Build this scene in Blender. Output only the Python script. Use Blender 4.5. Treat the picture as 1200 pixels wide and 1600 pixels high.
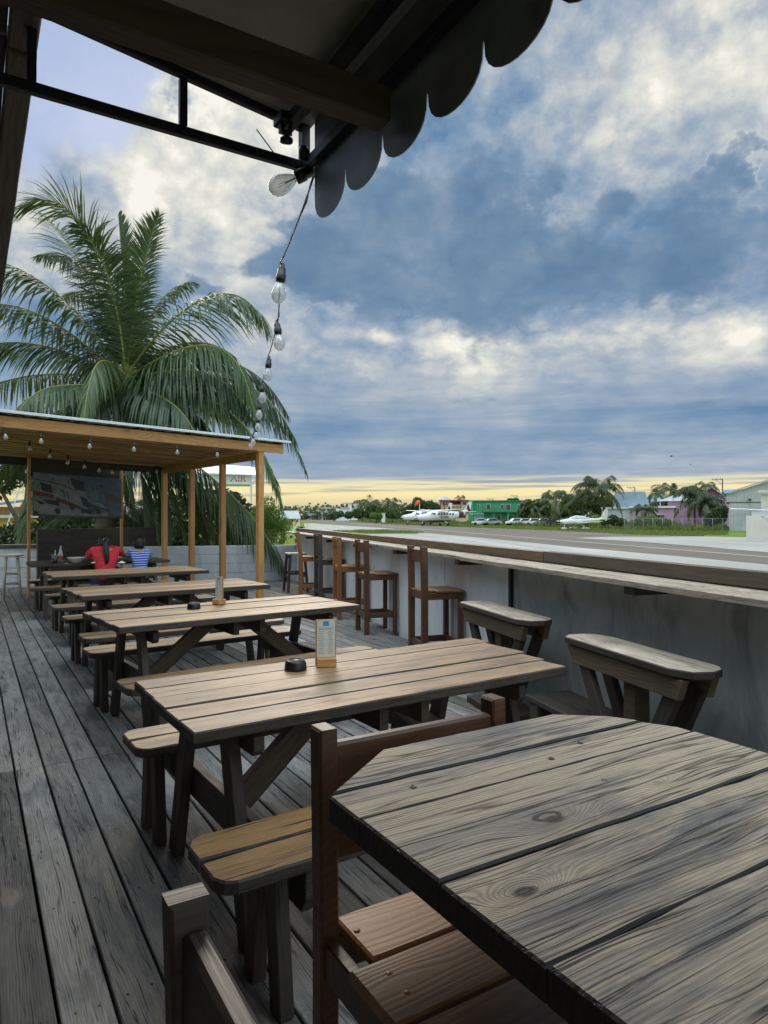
import bpy, bmesh, math, random
from mathutils import Vector, Matrix
R = math.radians
S = bpy.context.scene
C = S.collection
for o in list(bpy.data.objects): bpy.data.objects.remove(o)

# ---------------------------------------------------------------- camera
EYE = 1.45
TH = R(31.27)                       # the camera looks 31.27 degrees to the right of the deck boards (+Y)
cT, sT = math.cos(TH), math.sin(TH)
FPX = 1067.0; CX = 600.0; HY = 806.0
cam_d = bpy.data.cameras.new('camera'); cam = bpy.data.objects.new('camera', cam_d); C.objects.link(cam)
cam.location = (0, 0, EYE)
cam.rotation_euler = (R(90 + 0.32), 0, -TH)
cam_d.sensor_fit = 'VERTICAL'; cam_d.sensor_height = 36; cam_d.lens = 36 * FPX / 1600
cam_d.clip_start = 0.02; cam_d.clip_end = 6000
S.camera = cam
S.view_settings.view_transform = 'Standard'; S.view_settings.look = 'None'
S.view_settings.exposure = 0.0; S.view_settings.gamma = 1.0

def bp(px, py, z):
    "deck coordinates of the point of height z seen at a photo pixel"
    d = FPX * (EYE - z) / (py - HY); x = (px - CX) / FPX * d
    return (cT*x + sT*d, -sT*x + cT*d)
def wd(px, d):
    x = (px - CX) / FPX * d
    return (cT*x + sT*d, -sT*x + cT*d)
def zz(py, d): return EYE + (HY - py) / FPX * d

# ---------------------------------------------------------------- node helpers
class NT:
    def __init__(s, tree): s.t = tree; s.n = tree.nodes; s.l = tree.links
    def new(s, typ, **kw):
        n = s.n.new(typ)
        for k, v in kw.items(): setattr(n, k, v)
        return n
    def put(s, sock, v):
        if v is None: return
        if isinstance(v, bpy.types.NodeSocket): s.l.new(v, sock)
        else:
            if sock.type == 'RGBA' and len(v) == 3: v = (*v, 1)
            sock.default_value = v
    def m(s, op, a, b=None, c=None, clamp=False):
        n = s.new('ShaderNodeMath', operation=op, use_clamp=clamp)
        s.put(n.inputs[0], a); s.put(n.inputs[1], b); s.put(n.inputs[2], c)
        return n.outputs[0]
    def v(s, op, a, b=None):
        n = s.new('ShaderNodeVectorMath', operation=op)
        s.put(n.inputs[0], a); s.put(n.inputs[1], b)
        return n.outputs['Value'] if op in ('DOT_PRODUCT', 'LENGTH') else n.outputs[0]
    def xyz(s, x, y, z):
        n = s.new('ShaderNodeCombineXYZ'); s.put(n.inputs[0], x); s.put(n.inputs[1], y); s.put(n.inputs[2], z)
        return n.outputs[0]
    def sep(s, v):
        n = s.new('ShaderNodeSeparateXYZ'); s.l.new(v, n.inputs[0]); return n.outputs
    def noise(s, vec, scale=5, detail=4, rough=.55, dist=0, lac=2.0):
        n = s.new('ShaderNodeTexNoise'); s.put(n.inputs['Vector'], vec)
        n.inputs['Scale'].default_value = scale; n.inputs['Detail'].default_value = detail
        n.inputs['Roughness'].default_value = rough; n.inputs['Distortion'].default_value = dist
        n.inputs['Lacunarity'].default_value = lac
        return n.outputs['Fac']
    def ramp(s, f, stops, interp='LINEAR'):
        n = s.new('ShaderNodeValToRGB'); s.l.new(f, n.inputs[0]); r = n.color_ramp; r.interpolation = interp
        while len(r.elements) < len(stops): r.elements.new(.5)
        for e, (p, c) in zip(r.elements, stops):
            e.position = p; e.color = (*c, 1) if isinstance(c, tuple) else (c, c, c, 1)
        return n.outputs[0]
    def mr(s, v, a, b, c=0, d=1, smooth=False):
        n = s.new('ShaderNodeMapRange'); n.interpolation_type = 'SMOOTHSTEP' if smooth else 'LINEAR'
        s.put(n.inputs[0], v)
        for i, q in enumerate((a, b, c, d)): s.put(n.inputs[i+1], q)
        return n.outputs[0]
    def mix(s, f, a, b, mode='MIX'):
        n = s.new('ShaderNodeMix', data_type='RGBA', blend_type=mode)
        s.put(n.inputs[0], f); s.put(n.inputs[6], a); s.put(n.inputs[7], b)
        return n.outputs[2]

# ---------------------------------------------------------------- world: sky and clouds
SUN_EL, SUN_AZ = R(26), TH - R(16)          # azimuth clockwise from +Y
W = bpy.data.worlds.new('World'); S.world = W; W.use_nodes = True
W.node_tree.nodes.clear()
w = NT(W.node_tree)
tc = w.new('ShaderNodeTexCoord').outputs['Generated']
dx, dy, dz = w.sep(tc)
rt = w.v('DOT_PRODUCT', tc, (cT, -sT, 0)); fw = w.v('DOT_PRODUCT', tc, (sT, cT, 0))
az = w.m('ARCTAN2', rt, fw)
el = w.m('ARCSINE', w.m('MINIMUM', w.m('MAXIMUM', dz, -1.0), 1.0))
def SRGB(r, g, b):
    f = lambda c: ((c/255+.055)/1.055)**2.4 if c > 10 else c/255/12.92
    return (f(r), f(g), f(b))
def angs(px, py):
    a = math.atan((px-600)/FPX); return a, math.atan((HY-py)/FPX*math.cos(a))
# domain warp, so that the shapes below get ragged cloud edges
elc = w.m('MAXIMUM', el, 0.0)
base = w.xyz(az, w.m('MULTIPLY', elc, 1.35), 0.0)
wn1 = w.noise(base, 3.2, 5, .6); 
nz = w.new('ShaderNodeTexNoise'); w.l.new(base, nz.inputs['Vector']); nz.inputs['Scale'].default_value = 4.0; nz.inputs['Detail'].default_value = 5; nz.inputs['Roughness'].default_value = .6
wv = w.v('SUBTRACT', nz.outputs['Color'], (.5, .5, .5))
wx, wy, wz_ = w.sep(wv)
azw = w.m('MULTIPLY_ADD', wx, .26, az); elw = w.m('MULTIPLY_ADD', wy, .16, el)
def blob(px, py, rx, ry, amp, warp=True):
    a, e = angs(px, py); ra, re = rx/FPX, ry/FPX
    u = w.m('DIVIDE', w.m('SUBTRACT', azw if warp else az, a), ra)
    v = w.m('DIVIDE', w.m('SUBTRACT', elw if warp else el, e), re)
    q = w.m('ADD', w.m('MULTIPLY', u, u), w.m('MULTIPLY', v, v))
    return w.m('MULTIPLY', w.m('EXPONENT', w.m('MULTIPLY', q, -1.0)), amp)
def total(lst, warp=True):
    acc = None
    for b in lst:
        x = blob(*b, warp=warp); acc = x if acc is None else w.m('ADD', acc, x)
    return acc
# cloud-plane coordinates (clouds shrink and flatten towards the horizon)
inv = w.m('DIVIDE', 1.0, w.m('ADD', elc, .22))
P = w.xyz(w.m('MULTIPLY', dx, inv), w.m('MULTIPLY', dy, inv), 0.0)
PX = w.xyz(w.m('MULTIPLY', az, 1.0), w.m('ADD', w.m('MULTIPLY', elc, .85), w.m('MULTIPLY', w.m('LOGARITHM', w.m('ADD', elc, .08), 2.718), .24)), 3.7)
n1 = w.noise(PX, 4.6, 9, .56, .15)
n2 = w.noise(PX, 12.0, 8, .6, .1)
bil = w.m('ABSOLUTE', w.m('SUBTRACT', w.noise(PX, 7.5, 6, .55, .1), .5))
puff = w.mr(bil, 0, .16, 1, 0)
bil2 = w.m('ABSOLUTE', w.m('SUBTRACT', w.noise(w.v('ADD', PX, (7.3, 1.1, 0)), 17.0, 5, .55, .1), .5))
puff2 = w.mr(bil2, 0, .16, 1, 0)
n3 = w.noise(base, 2.0, 3, .5)
br = total([(290,300,190,110,.30),(400,200,150,90,.22),(200,250,90,60,.2),(330,400,130,60,.14),(520,60,90,70,.05),
            (900,110,130,80,.20),(1060,130,140,110,.22),(820,170,60,40,.14),(930,210,90,50,.16),(1130,20,90,50,.08),
            (1180,500,70,32,.50),(600,517,60,14,.50),(760,535,220,22,.22),(560,560,220,34,.18),(980,560,150,24,.16),(650,600,330,30,.10),
            (1100,250,70,40,-.06),(700,680,300,30,-.03),(1110,648,150,24,-.20),(560,650,160,20,-.08)])
dk = total([(740,425,290,80,.62),(570,360,110,60,.40),(1090,385,170,60,.52),(660,300,120,55,.34),(872,272,44,32,.50),(990,290,42,30,.42),
            (452,412,50,34,.55),(745,225,60,50,.42),(1100,270,70,50,.25),(300,445,50,24,.42)])
dens = w.m('ADD', w.m('ADD', w.m('MULTIPLY', n1, 1.0), w.m('MULTIPLY', n2, .45)), -.225)
dens = w.m('ADD', dens, w.m('ADD', w.m('MULTIPLY_ADD', puff, -.16, .07), w.m('MULTIPLY_ADD', puff2, -.07, .03)))
# stratus streaks low down
st = w.noise(w.xyz(w.m('MULTIPLY', az, 1.6), w.m('MULTIPLY', el, 20.0), 0.0), 2.2, 7, .6, .3)
st2 = w.noise(w.xyz(w.m('MULTIPLY', az, 2.2), w.m('MULTIPLY', el, 75.0), 5.0), 2.0, 5, .6, .2)
lowm = w.mr(el, angs(600,640)[1], angs(600,540)[1], 1, 0, smooth=True)
amp_hi = w.mr(lowm, 0, 1, 1, .30)
hi = w.m('ADD', w.m('MULTIPLY', w.m('SUBTRACT', dens, .5), 1.5), .5)
val = w.m('ADD', w.m('MULTIPLY', w.m('SUBTRACT', hi, .5), amp_hi), w.m('ADD', .505, br))
val = w.m('ADD', val, w.m('MULTIPLY', w.m('MULTIPLY', w.m('SUBTRACT', st, .5), lowm), .6))
cl = w.ramp(val, [(.0, SRGB(92,126,162)), (.16, SRGB(104,138,172)), (.34, SRGB(130,156,184)), (.50, SRGB(156,173,192)), (.64, SRGB(182,191,200)), (.78, SRGB(210,213,210)), (.92, SRGB(232,231,221)), (1.0, SRGB(248,246,236))])
dkf = w.m('ADD', dk, w.m('ADD', w.m('MULTIPLY', w.m('SUBTRACT', n1, .5), 1.25), w.m('MULTIPLY', w.m('SUBTRACT', n2, .5), .55)))
dkf = w.m('ADD', dkf, w.m('MULTIPLY_ADD', puff, .10, -.05))
dmask = w.m('MULTIPLY', w.mr(el, .12, .19, 0, 1, smooth=True), 1.0)
dmask = w.m('MULTIPLY', dmask, w.mr(w.m('ADD', dkf, w.m('MULTIPLY', w.m('SUBTRACT', puff2, .5), .06)), .22, w.mr(n3, .35, .65, .34, .56), 0, 1, smooth=True))
dval = w.m('ADD', w.m('MULTIPLY', w.m('SUBTRACT', .62, dkf), .55), w.m('ADD', w.m('ADD', w.m('MULTIPLY', w.m('SUBTRACT', n2, .5), 1.3), w.m('MULTIPLY_ADD', puff, -.16, .08)), w.m('MULTIPLY_ADD', w.m('SUBTRACT', wn1, .5), 1.2, .22)))
dcol = w.ramp(dval, [(.0, SRGB(96,128,160)), (.25, SRGB(108,138,168)), (.55, SRGB(134,155,178)), (1.0, SRGB(176,186,197))])
cl = w.mix(w.m('MULTIPLY', dmask, .90), cl, dcol)
rim = w.m('MULTIPLY', w.mr(w.m('ABSOLUTE', w.m('SUBTRACT', dmask, .28)), 0, .30, 1, 0, smooth=True), w.mr(el, .22, .32, 0, 1, smooth=True))
cl = w.mix(w.m('MULTIPLY', w.m('MULTIPLY', rim, w.mr(n1, .44, .6, 0, 1)), .32), cl, SRGB(238,238,230))
# clear patches of blue from the physical sky
sky = w.new('ShaderNodeTexSky', sky_type='NISHITA'); sky.sun_disc = False
sky.sun_elevation = SUN_EL; sky.sun_rotation = SUN_AZ; sky.air_density = 1.0; sky.dust_density = 2.0; sky.ozone_density = 1.5
BGS = 0.10
nish = w.mix(.93, sky.outputs[0], (SRGB(158,180,222)[0]/BGS, SRGB(158,180,222)[1]/BGS, SRGB(158,180,222)[2]/BGS))
clear = total([(110,120,130,95,1.0),(10,300,40,160,.45),(240,40,130,60,.55),(370,190,60,26,.25),(1060,40,120,40,.35),(900,420,110,45,.22),(600,290,60,40,.2)])
clear = w.m('ADD', clear, w.m('MULTIPLY', w.m('SUBTRACT', .50, n1), 1.0))
clear = w.mr(clear, .30, .62, 0, 1, smooth=True)
cls = w.new('ShaderNodeVectorMath', operation='SCALE'); w.l.new(cl, cls.inputs[0]); cls.inputs[3].default_value = 1/BGS
col = w.mix(w.m('MULTIPLY', clear, .9), cls.outputs[0], nish)
# glow under the cloud deck at the horizon
ge = angs(600, 750)[1]
glow = w.mr(w.m('ADD', el, w.m('MULTIPLY', w.m('SUBTRACT', st2, .5), .032)), ge+.008, ge-.010, 0, 1, smooth=True)
gcol = w.ramp(w.mr(el, 0, ge, 0, 1), [(0, SRGB(216,196,166)), (.28, SRGB(226,208,170)), (.6, SRGB(252,236,176)), (1.0, SRGB(240,230,190))])
streak = w.mr(st2, .47, .62, 0, 1, smooth=True)
gcol = w.mix(w.m('MULTIPLY', streak, w.mr(el, .01, ge, .45, .95)), gcol, SRGB(170,172,172))
side = w.mr(w.m('ABSOLUTE', w.m('SUBTRACT', az, .0)), .5, 1.6, 1, .25, smooth=True)
gs = w.new('ShaderNodeVectorMath', operation='SCALE'); w.l.new(gcol, gs.inputs[0]); gs.inputs[3].default_value = 1/BGS
col = w.mix(w.m('MULTIPLY', glow, side), col, gs.outputs[0])
# sky boosted overhead and behind the view, added as unseen fill light
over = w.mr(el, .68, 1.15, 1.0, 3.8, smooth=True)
back_fill = w.mr(w.v('DOT_PRODUCT', tc, (sT, cT, 0)), .35, -.55, 1.0, 2.8, smooth=True)
over = w.m('MULTIPLY', over, back_fill)
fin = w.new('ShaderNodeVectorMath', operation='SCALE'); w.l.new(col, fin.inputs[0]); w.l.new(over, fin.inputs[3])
tint = w.mix(w.mr(over, 1.0, 2.0, 0, 1), (1,1,1,1), (1.10,.98,.82,1))  # warm tint on the boosted fill part of the sky
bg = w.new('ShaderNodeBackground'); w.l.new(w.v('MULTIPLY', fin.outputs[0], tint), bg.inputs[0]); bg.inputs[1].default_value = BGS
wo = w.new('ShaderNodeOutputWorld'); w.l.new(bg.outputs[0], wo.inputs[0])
W.cycles.sampling_method = 'MANUAL'; W.cycles.sample_map_resolution = 512

# ---------------------------------------------------------------- sun behind the clouds
sl = bpy.data.lights.new('sun', 'SUN'); sl.energy = 1.9; sl.angle = R(28); sl.color = (1.0, .90, .76)
so = bpy.data.objects.new('sun', sl); C.objects.link(so)
so.rotation_euler = (R(90) - SUN_EL, 0, math.pi - SUN_AZ)
so.location = (0, 0, 60)
# ---------------------------------------------------------------- object helpers
def empty(name, label, cat, loc=(0,0,0), rz=0, group=None, kind=None):
    o = bpy.data.objects.new(name, None); C.objects.link(o)
    o.location = loc; o.rotation_euler = (0, 0, rz); o.empty_display_size = .1
    if label: o['label'] = label
    if cat: o['category'] = cat
    if group: o['group'] = group
    if kind: o['kind'] = kind
    return o
def tag(o, label=None, cat=None, group=None, kind=None):
    if label: o['label'] = label
    if cat: o['category'] = cat
    if group: o['group'] = group
    if kind: o['kind'] = kind
    return o
def kids(o): return [x for x in bpy.data.objects if x.parent == o]
def copy_tree(o, parent=None):
    ch = kids(o)
    c = o.copy(); C.objects.link(c)
    if parent: c.parent = parent
    for k in ch: copy_tree(k, c)
    return c
def frame(o, x, z=None):
    "matrix with local X along x, local Z near z, origin o"
    x = Vector(x).normalized(); z = Vector(z or (0,0,1))
    if abs(x.dot(z.normalized())) > .98: z = Vector((0,1,0))
    y = z.cross(x).normalized(); z = x.cross(y)
    m = Matrix((x, y, z)).transposed().to_4x4(); m.translation = Vector(o); return m
def T(x=0, y=0, z=0, rz=0, rx=0, ry=0):
    return Matrix.Translation((x,y,z)) @ Matrix.Rotation(rz,4,'Z') @ Matrix.Rotation(ry,4,'Y') @ Matrix.Rotation(rx,4,'X')
I4 = Matrix.Identity(4)
rnd = random.Random(7)
class MB:
    def __init__(s): s.v = []; s.f = []; s.g = []; s.t = []; s.m = []; s.sm = []
    def add(s, vs, fs, M=I4, mat=0, off=None, tint=None, smooth=False, grain=None):
        b = len(s.v)
        off = Vector((rnd.uniform(0,90), rnd.uniform(-.4,.4), rnd.uniform(-.25,.25))) if off is None else Vector(off)
        tint = rnd.random() if tint is None else tint
        for i, q in enumerate(vs):
            q = Vector(q); s.v.append(M @ q); s.g.append((grain[i] if grain else q) + off); s.t.append(tint)
        for k, f in enumerate(fs):
            s.f.append([b+i for i in f]); s.m.append(mat[k] if isinstance(mat, list) else mat); s.sm.append(smooth)
        return s
    def prism(s, out, z0, z1, M=I4, ch=.003, mat=0, top=None, bot=None, off=None, tint=None):
        "outline (ccw, in local xy) extruded z0..z1 with chamfered rims"
        n = len(out); P = [Vector((a[0], a[1], 0)) for a in out]
        ch = min(ch, (z1-z0)*.4)
        def inset(d):
            r = []
            for i in range(n):
                a, b, c = P[i-1], P[i], P[(i+1) % n]
                u = (b-a).normalized(); w_ = (c-b).normalized()
                n1 = Vector((-u.y, u.x, 0)); n2 = Vector((-w_.y, w_.x, 0)); h = n1+n2
                L = max(h.length_squared, .3); r.append(b + h*(2*d/L))
            return r
        Q = inset(ch) if ch else P
        rings = [(Q, z0), (P, z0+ch), (P, z1-ch), (Q, z1)] if ch else [(P, z0), (P, z1)]
        vs = [(p.x, p.y, z) for r, z in rings for p in r]; fs = []; ms = []
        for k in range(len(rings)-1):
            for i in range(n):
                j = (i+1) % n; fs.append([k*n+i, k*n+j, (k+1)*n+j, (k+1)*n+i]); ms.append(mat)
        fs.append(list(range(n))[::-1]); ms.append(mat if bot is None else bot)
        L = len(rings)-1; fs.append([L*n+i for i in range(n)]); ms.append(mat if top is None else top)
        return s.add(vs, fs, M, ms, off, tint)
    def box(s, x0, x1, y0, y1, z0, z1, M=I4, ch=.003, **k):
        return s.prism([(x0,y0),(x1,y0),(x1,y1),(x0,y1)], z0, z1, M, ch, **k)
    def beam(s, p0, p1, w_, h, up=None, ch=.003, ext=(0,0), **k):
        "square timber from p0 to p1, w_ across, h in the up direction"
        p0 = Vector(p0); p1 = Vector(p1); L = (p1-p0).length
        return s.box(-ext[0], L+ext[1], -w_/2, w_/2, -h/2, h/2, frame(p0, p1-p0, up), ch, **k)
    def board(s, x0, x1, y0, y1, z0, z1, M=I4, seed=0, amp=.0015, step=.18, ch=.004, c0=None, c1=None, **k):
        "plank along x with slightly wavy edges and optional end outlines (lists of (dx,yfrac))"
        r = random.Random(seed); n = max(1, int((x1-x0)/step))
        lo = [(x0+(x1-x0)*i/n, y0+r.uniform(-amp,amp)) for i in range(n+1)]
        hi = [(x0+(x1-x0)*i/n, y1+r.uniform(-amp,amp)) for i in range(n+1)][::-1]
        if c1: lo = [p for p in lo if p[0] < x1-max(d for d,_ in c1)-.001]; hi = [p for p in hi if p[0] < x1-max(d for d,_ in c1)-.001]; e1 = [(x1-d, y0+(y1-y0)*f) for d, f in c1]
        else: e1 = []
        if c0: lo = [p for p in lo if p[0] > x0+max(d for d,_ in c0)+.001]; hi = [p for p in hi if p[0] > x0+max(d for d,_ in c0)+.001]; e0 = [(x0+d, y0+(y1-y0)*f) for d, f in c0]
        else: e0 = []
        return s.prism(lo+e1+hi+e0, z0, z1, M, ch, **k)
    def tube(s, pts, rad, seg=8, M=I4, mat=0, cap=True, smooth=True, tint=None):
        pts = [Vector(p) for p in pts]; n = len(pts)
        rad = rad if isinstance(rad, (list, tuple)) else [rad]*n
        vs = []; fs = []; gr = []
        t0 = (pts[1]-pts[0]).normalized(); up = Vector((0,0,1)) if abs(t0.z) < .9 else Vector((1,0,0)); L = 0
        for i, p in enumerate(pts):
            t = (pts[min(i+1,n-1)]-pts[max(i-1,0)])
            t = t.normalized() if t.length > 1e-9 else t0
            a = up.cross(t).normalized(); b = t.cross(a); up = b if b.length > .1 else up
            if i: L += (p-pts[i-1]).length
            for k in range(seg):
                q = 2*math.pi*k/seg; e = a*math.cos(q)+b*math.sin(q)
                vs.append(p+e*rad[i]); gr.append(Vector((L, math.cos(q)*rad[i], math.sin(q)*rad[i])))
        for i in range(n-1):
            for k in range(seg):
                j = (k+1) % seg; fs.append([i*seg+k, i*seg+j, (i+1)*seg+j, (i+1)*seg+k])
        if cap: fs += [list(range(seg))[::-1], [(n-1)*seg+k for k in range(seg)]]
        return s.add(vs, fs, M, mat, None, tint, smooth, gr)
    def lathe(s, prof, M=I4, seg=20, mat=0, smooth=True, tint=None):
        "profile [(r,z)] round local z"
        vs = []; fs = []
        for r, z in prof:
            for k in range(seg):
                q = 2*math.pi*k/seg; vs.append((r*math.cos(q), r*math.sin(q), z))
        n = len(prof)
        for i in range(n-1):
            for k in range(seg):
                j = (k+1) % seg; fs.append([i*seg+k, i*seg+j, (i+1)*seg+j, (i+1)*seg+k])
        if prof[0][0] > 1e-4: fs.append(list(range(seg))[::-1])
        if prof[-1][0] > 1e-4: fs.append([(n-1)*seg+k for k in range(seg)])
        return s.add(vs, fs, M, mat, None, tint, smooth)
    def poly(s, pts, mat=0, M=I4, **k): return s.add(pts, [list(range(len(pts)))], M, mat, **k)
    def loft(s, rings, mat=0, M=I4, cap=True, smooth=True):
        n = len(rings[0]); vs = [p for r in rings for p in r]; fs = []
        for i in range(len(rings)-1):
            for k in range(n):
                j = (k+1) % n; fs.append([i*n+k, i*n+j, (i+1)*n+j, (i+1)*n+k])
        if cap: fs += [list(range(n))[::-1], [(len(rings)-1)*n+k for k in range(n)]]
        return s.add(vs, fs, M, mat, None, None, smooth)
    def build(s, name, mats, parent=None, fix=False):
        me = bpy.data.meshes.new(name); me.from_pydata([tuple(v) for v in s.v], [], s.f)
        if not isinstance(mats, (list, tuple)): mats = [mats]
        for m_ in mats: me.materials.append(m_)
        if len(s.f):
            me.polygons.foreach_set('material_index', s.m); me.polygons.foreach_set('use_smooth', s.sm)
        a = me.attributes.new('grain', 'FLOAT_VECTOR', 'POINT'); a.data.foreach_set('vector', [c for g in s.g for c in g])
        a = me.attributes.new('tint', 'FLOAT', 'POINT'); a.data.foreach_set('value', s.t)
        if fix:
            b = bmesh.new(); b.from_mesh(me); bmesh.ops.recalc_face_normals(b, faces=b.faces); b.to_mesh(me); b.free()
        me.update()
        o = bpy.data.objects.new(name, me); C.objects.link(o)
        if parent: o.parent = parent
        return o
def arc(cx, cy, r, a0, a1, n=5):
    return [(cx+r*math.cos(a0+(a1-a0)*i/n), cy+r*math.sin(a0+(a1-a0)*i/n)) for i in range(n+1)]
def bez(P, n):
    P = [Vector(p) for p in P]; out = []
    for i in range(n+1):
        t = i/n; Q = P[:]
        while len(Q) > 1: Q = [Q[k].lerp(Q[k+1], t) for k in range(len(Q)-1)]
        out.append(Q[0])
    return out

# ---------------------------------------------------------------- materials
def newmat(name):
    m = bpy.data.materials.new(name); m.use_nodes = True; m.node_tree.nodes.clear()
    n = NT(m.node_tree); b = n.new('ShaderNodeBsdfPrincipled'); o = n.new('ShaderNodeOutputMaterial')
    n.l.new(b.outputs[0], o.inputs[0]); return m, n, b, o
def plain(name, col, rough=.6, metal=0, spec=.5, var=.12, scale=6, bump=0, emit=None, coords='Object'):
    m, n, b, o = newmat(name)
    p = n.new('ShaderNodeTexCoord').outputs[coords]
    f = n.noise(p, scale, 5, .6)
    k = n.mr(f, .3, .7, 1-var, 1+var)
    v = n.new('ShaderNodeVectorMath', operation='SCALE'); v.inputs[0].default_value = col; n.l.new(k, v.inputs[3])
    n.l.new(v.outputs[0], b.inputs['Base Color'])
    b.inputs['Roughness'].default_value = rough; b.inputs['Metallic'].default_value = metal; b.inputs['Specular IOR Level'].default_value = spec
    if bump:
        u = n.new('ShaderNodeBump'); u.inputs['Strength'].default_value = bump; u.inputs['Distance'].default_value = .01
        n.l.new(n.noise(p, scale*6, 4), u.inputs['Height']); n.l.new(u.outputs[0], b.inputs['Normal'])
    return m
def attr(n, name, fac=False):
    a = n.new('ShaderNodeAttribute'); a.attribute_name = name; return a.outputs['Fac' if fac else 'Vector']
def wood(name, ca, cb, cc=None, stain=.4, crack=.5, rough=.5, ringf=70., fine=.35, bump=.35, tintv=.25, knots=.5, dark=(.012,.010,.009), spec=.5, warp=.035, fixed=None, worn=None, fib=260., checks=0):
    "ca/cb early and late wood, cc a stain colour; everything in board coordinates (attribute grain)"
    m, n, b, o = newmat(name)
    g = attr(n, 'grain'); x, y, z = n.sep(g); tint = attr(n, 'tint', True)
    wp = n.noise(n.xyz(n.m('MULTIPLY', x, 1.1), n.m('MULTIPLY', y, 5.0), n.m('MULTIPLY', z, 5.0)), 1.0, 3, .5)
    kn = n.new('ShaderNodeTexVoronoi'); kn.feature = 'F1'
    n.l.new(n.xyz(n.m('MULTIPLY', x, 2.6), n.m('MULTIPLY', y, 9.0), n.m('MULTIPLY', z, 1.5)), kn.inputs['Vector']); kn.inputs['Scale'].default_value = 1.0
    kd = kn.outputs['Distance']
    kmask = n.m('MULTIPLY', n.mr(kd, .0, .42, 1, 0, smooth=True), n.m('GREATER_THAN', n.sep(kn.outputs['Color'])[0], 1-knots*.55))
    u = n.m('ADD', n.m('MULTIPLY_ADD', n.m('SUBTRACT', wp, .5), warp*4, y), n.m('MULTIPLY', z, .35))
    u = n.m('ADD', u, n.m('MULTIPLY', kmask, .055))
    if fixed:
        for (fx, fy, fr, fa) in fixed:
            ex = n.m('MULTIPLY', n.m('SUBTRACT', x, fx), .45); ey = n.m('SUBTRACT', y, fy)
            dd = n.m('SQRT', n.m('ADD', n.m('MULTIPLY', ex, ex), n.m('MULTIPLY', ey, ey)))
            gk = n.m('EXPONENT', n.m('MULTIPLY', n.m('MULTIPLY', dd, dd), -1/(fr*fr)))
            u = n.m('ADD', u, n.m('MULTIPLY', gk, fa))
            kmask = n.m('MAXIMUM', kmask, n.m('MULTIPLY', n.m('POWER', gk, 3.0), 1.0))
    ph = n.m('MULTIPLY', u, ringf*2*math.pi)
    fz = n.noise(n.xyz(n.m('MULTIPLY', x, fib/40), n.m('MULTIPLY', y, fib), n.m('MULTIPLY', z, fib)), 1.0, 3, .6)
    ring = n.m('MULTIPLY_ADD', n.m('SINE', n.m('MULTIPLY_ADD', fz, 2.2, ph)), .5, .5)
    ring = n.m('POWER', ring, 1.6)
    ringamp = n.noise(n.xyz(n.m('MULTIPLY', x, .9), n.m('MULTIPLY', y, 14.0), z), 1.0, 3, .6)
    ring = n.m('MULTIPLY', ring, n.mr(ringamp, .3, .7, .25, 1))
    col = n.mix(ring, ca, cb)
    if cc:
        bl = n.noise(n.xyz(n.m('MULTIPLY', x, 2.0), n.m('MULTIPLY', y, 9.0), n.m('MULTIPLY', z, 9.0)), 1.0, 6, .65, .6)
        col = n.mix(n.m('MULTIPLY', n.mr(bl, .42, .66, 0, 1, smooth=True), stain), col, cc)
    col = n.mix(n.m('MULTIPLY', kmask, .55), col, tuple(c*.35 for c in ca))
    k = n.m('MULTIPLY', n.mr(tint, 0, 1, 1-tintv, 1+tintv), n.mr(fz, .25, .75, 1-fine, 1+fine*.6))
    sc = n.new('ShaderNodeVectorMath', operation='SCALE'); n.l.new(col, sc.inputs[0]); n.l.new(k, sc.inputs[3]); col = sc.outputs[0]
    cw_ = n.noise(n.xyz(n.m('MULTIPLY', x, 1.3), n.m('ADD', n.m('MULTIPLY', y, 42.0), n.m('MULTIPLY', wp, 5.0)), n.m('MULTIPLY', z, 42.0)), 1.0, 3, .55)
    ck = n.m('MULTIPLY', n.mr(n.m('ABSOLUTE', n.m('SUBTRACT', cw_, .5)), .0, .012+.014*crack, 1, 0), n.mr(n.noise(n.xyz(n.m('MULTIPLY', x, 2.4), n.m('MULTIPLY', y, 22.0), z), 1.0, 2, .5), .62-.22*crack, .72-.18*crack, 0, 1))
    if fixed:
        for (fx, fy, fr, fa) in fixed:
            if fa > .04:
                ex = n.m('MULTIPLY', n.m('SUBTRACT', x, fx), .6); ey = n.m('SUBTRACT', y, fy)
                dd = n.m('SQRT', n.m('ADD', n.m('MULTIPLY', ex, ex), n.m('MULTIPLY', ey, ey)))
                ck = n.m('MAXIMUM', ck, n.mr(n.m('ADD', dd, n.m('MULTIPLY', fz, .004)), .008, .013, 1, 0))
    if checks:                            # long drying cracks that follow the grain
        uu = n.m('MULTIPLY', n.m('ADD', u, n.m('MULTIPLY', n.noise(n.xyz(n.m('MULTIPLY', x, 7.0), n.m('MULTIPLY', y, 30.0), 0.0), 1.0, 3, .6), .006)), checks)
        fr_ = n.m('ABSOLUTE', n.m('SUBTRACT', n.m('FRACT', uu), .5)); cell = n.m('FLOOR', uu)
        gate = n.noise(n.xyz(n.m('MULTIPLY', x, 3.2), n.m('MULTIPLY', cell, 7.31), 2.0), 1.0, 2, .5)
        wd_ = n.mr(gate, .50, .72, 0.0, .055)
        ck = n.m('MAXIMUM', ck, n.m('MULTIPLY', n.m('LESS_THAN', fr_, wd_), .95))
        u3 = n.m('MULTIPLY', uu, 3.7); f3 = n.m('ABSOLUTE', n.m('SUBTRACT', n.m('FRACT', u3), .5)); g3 = n.noise(n.xyz(n.m('MULTIPLY', x, 6.0), n.m('MULTIPLY', n.m('FLOOR', u3), 3.7), 5.0), 1.0, 2, .5)
        ck = n.m('MAXIMUM', ck, n.m('MULTIPLY', n.m('LESS_THAN', f3, n.mr(g3, .52, .75, 0.0, .07)), .7))
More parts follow.
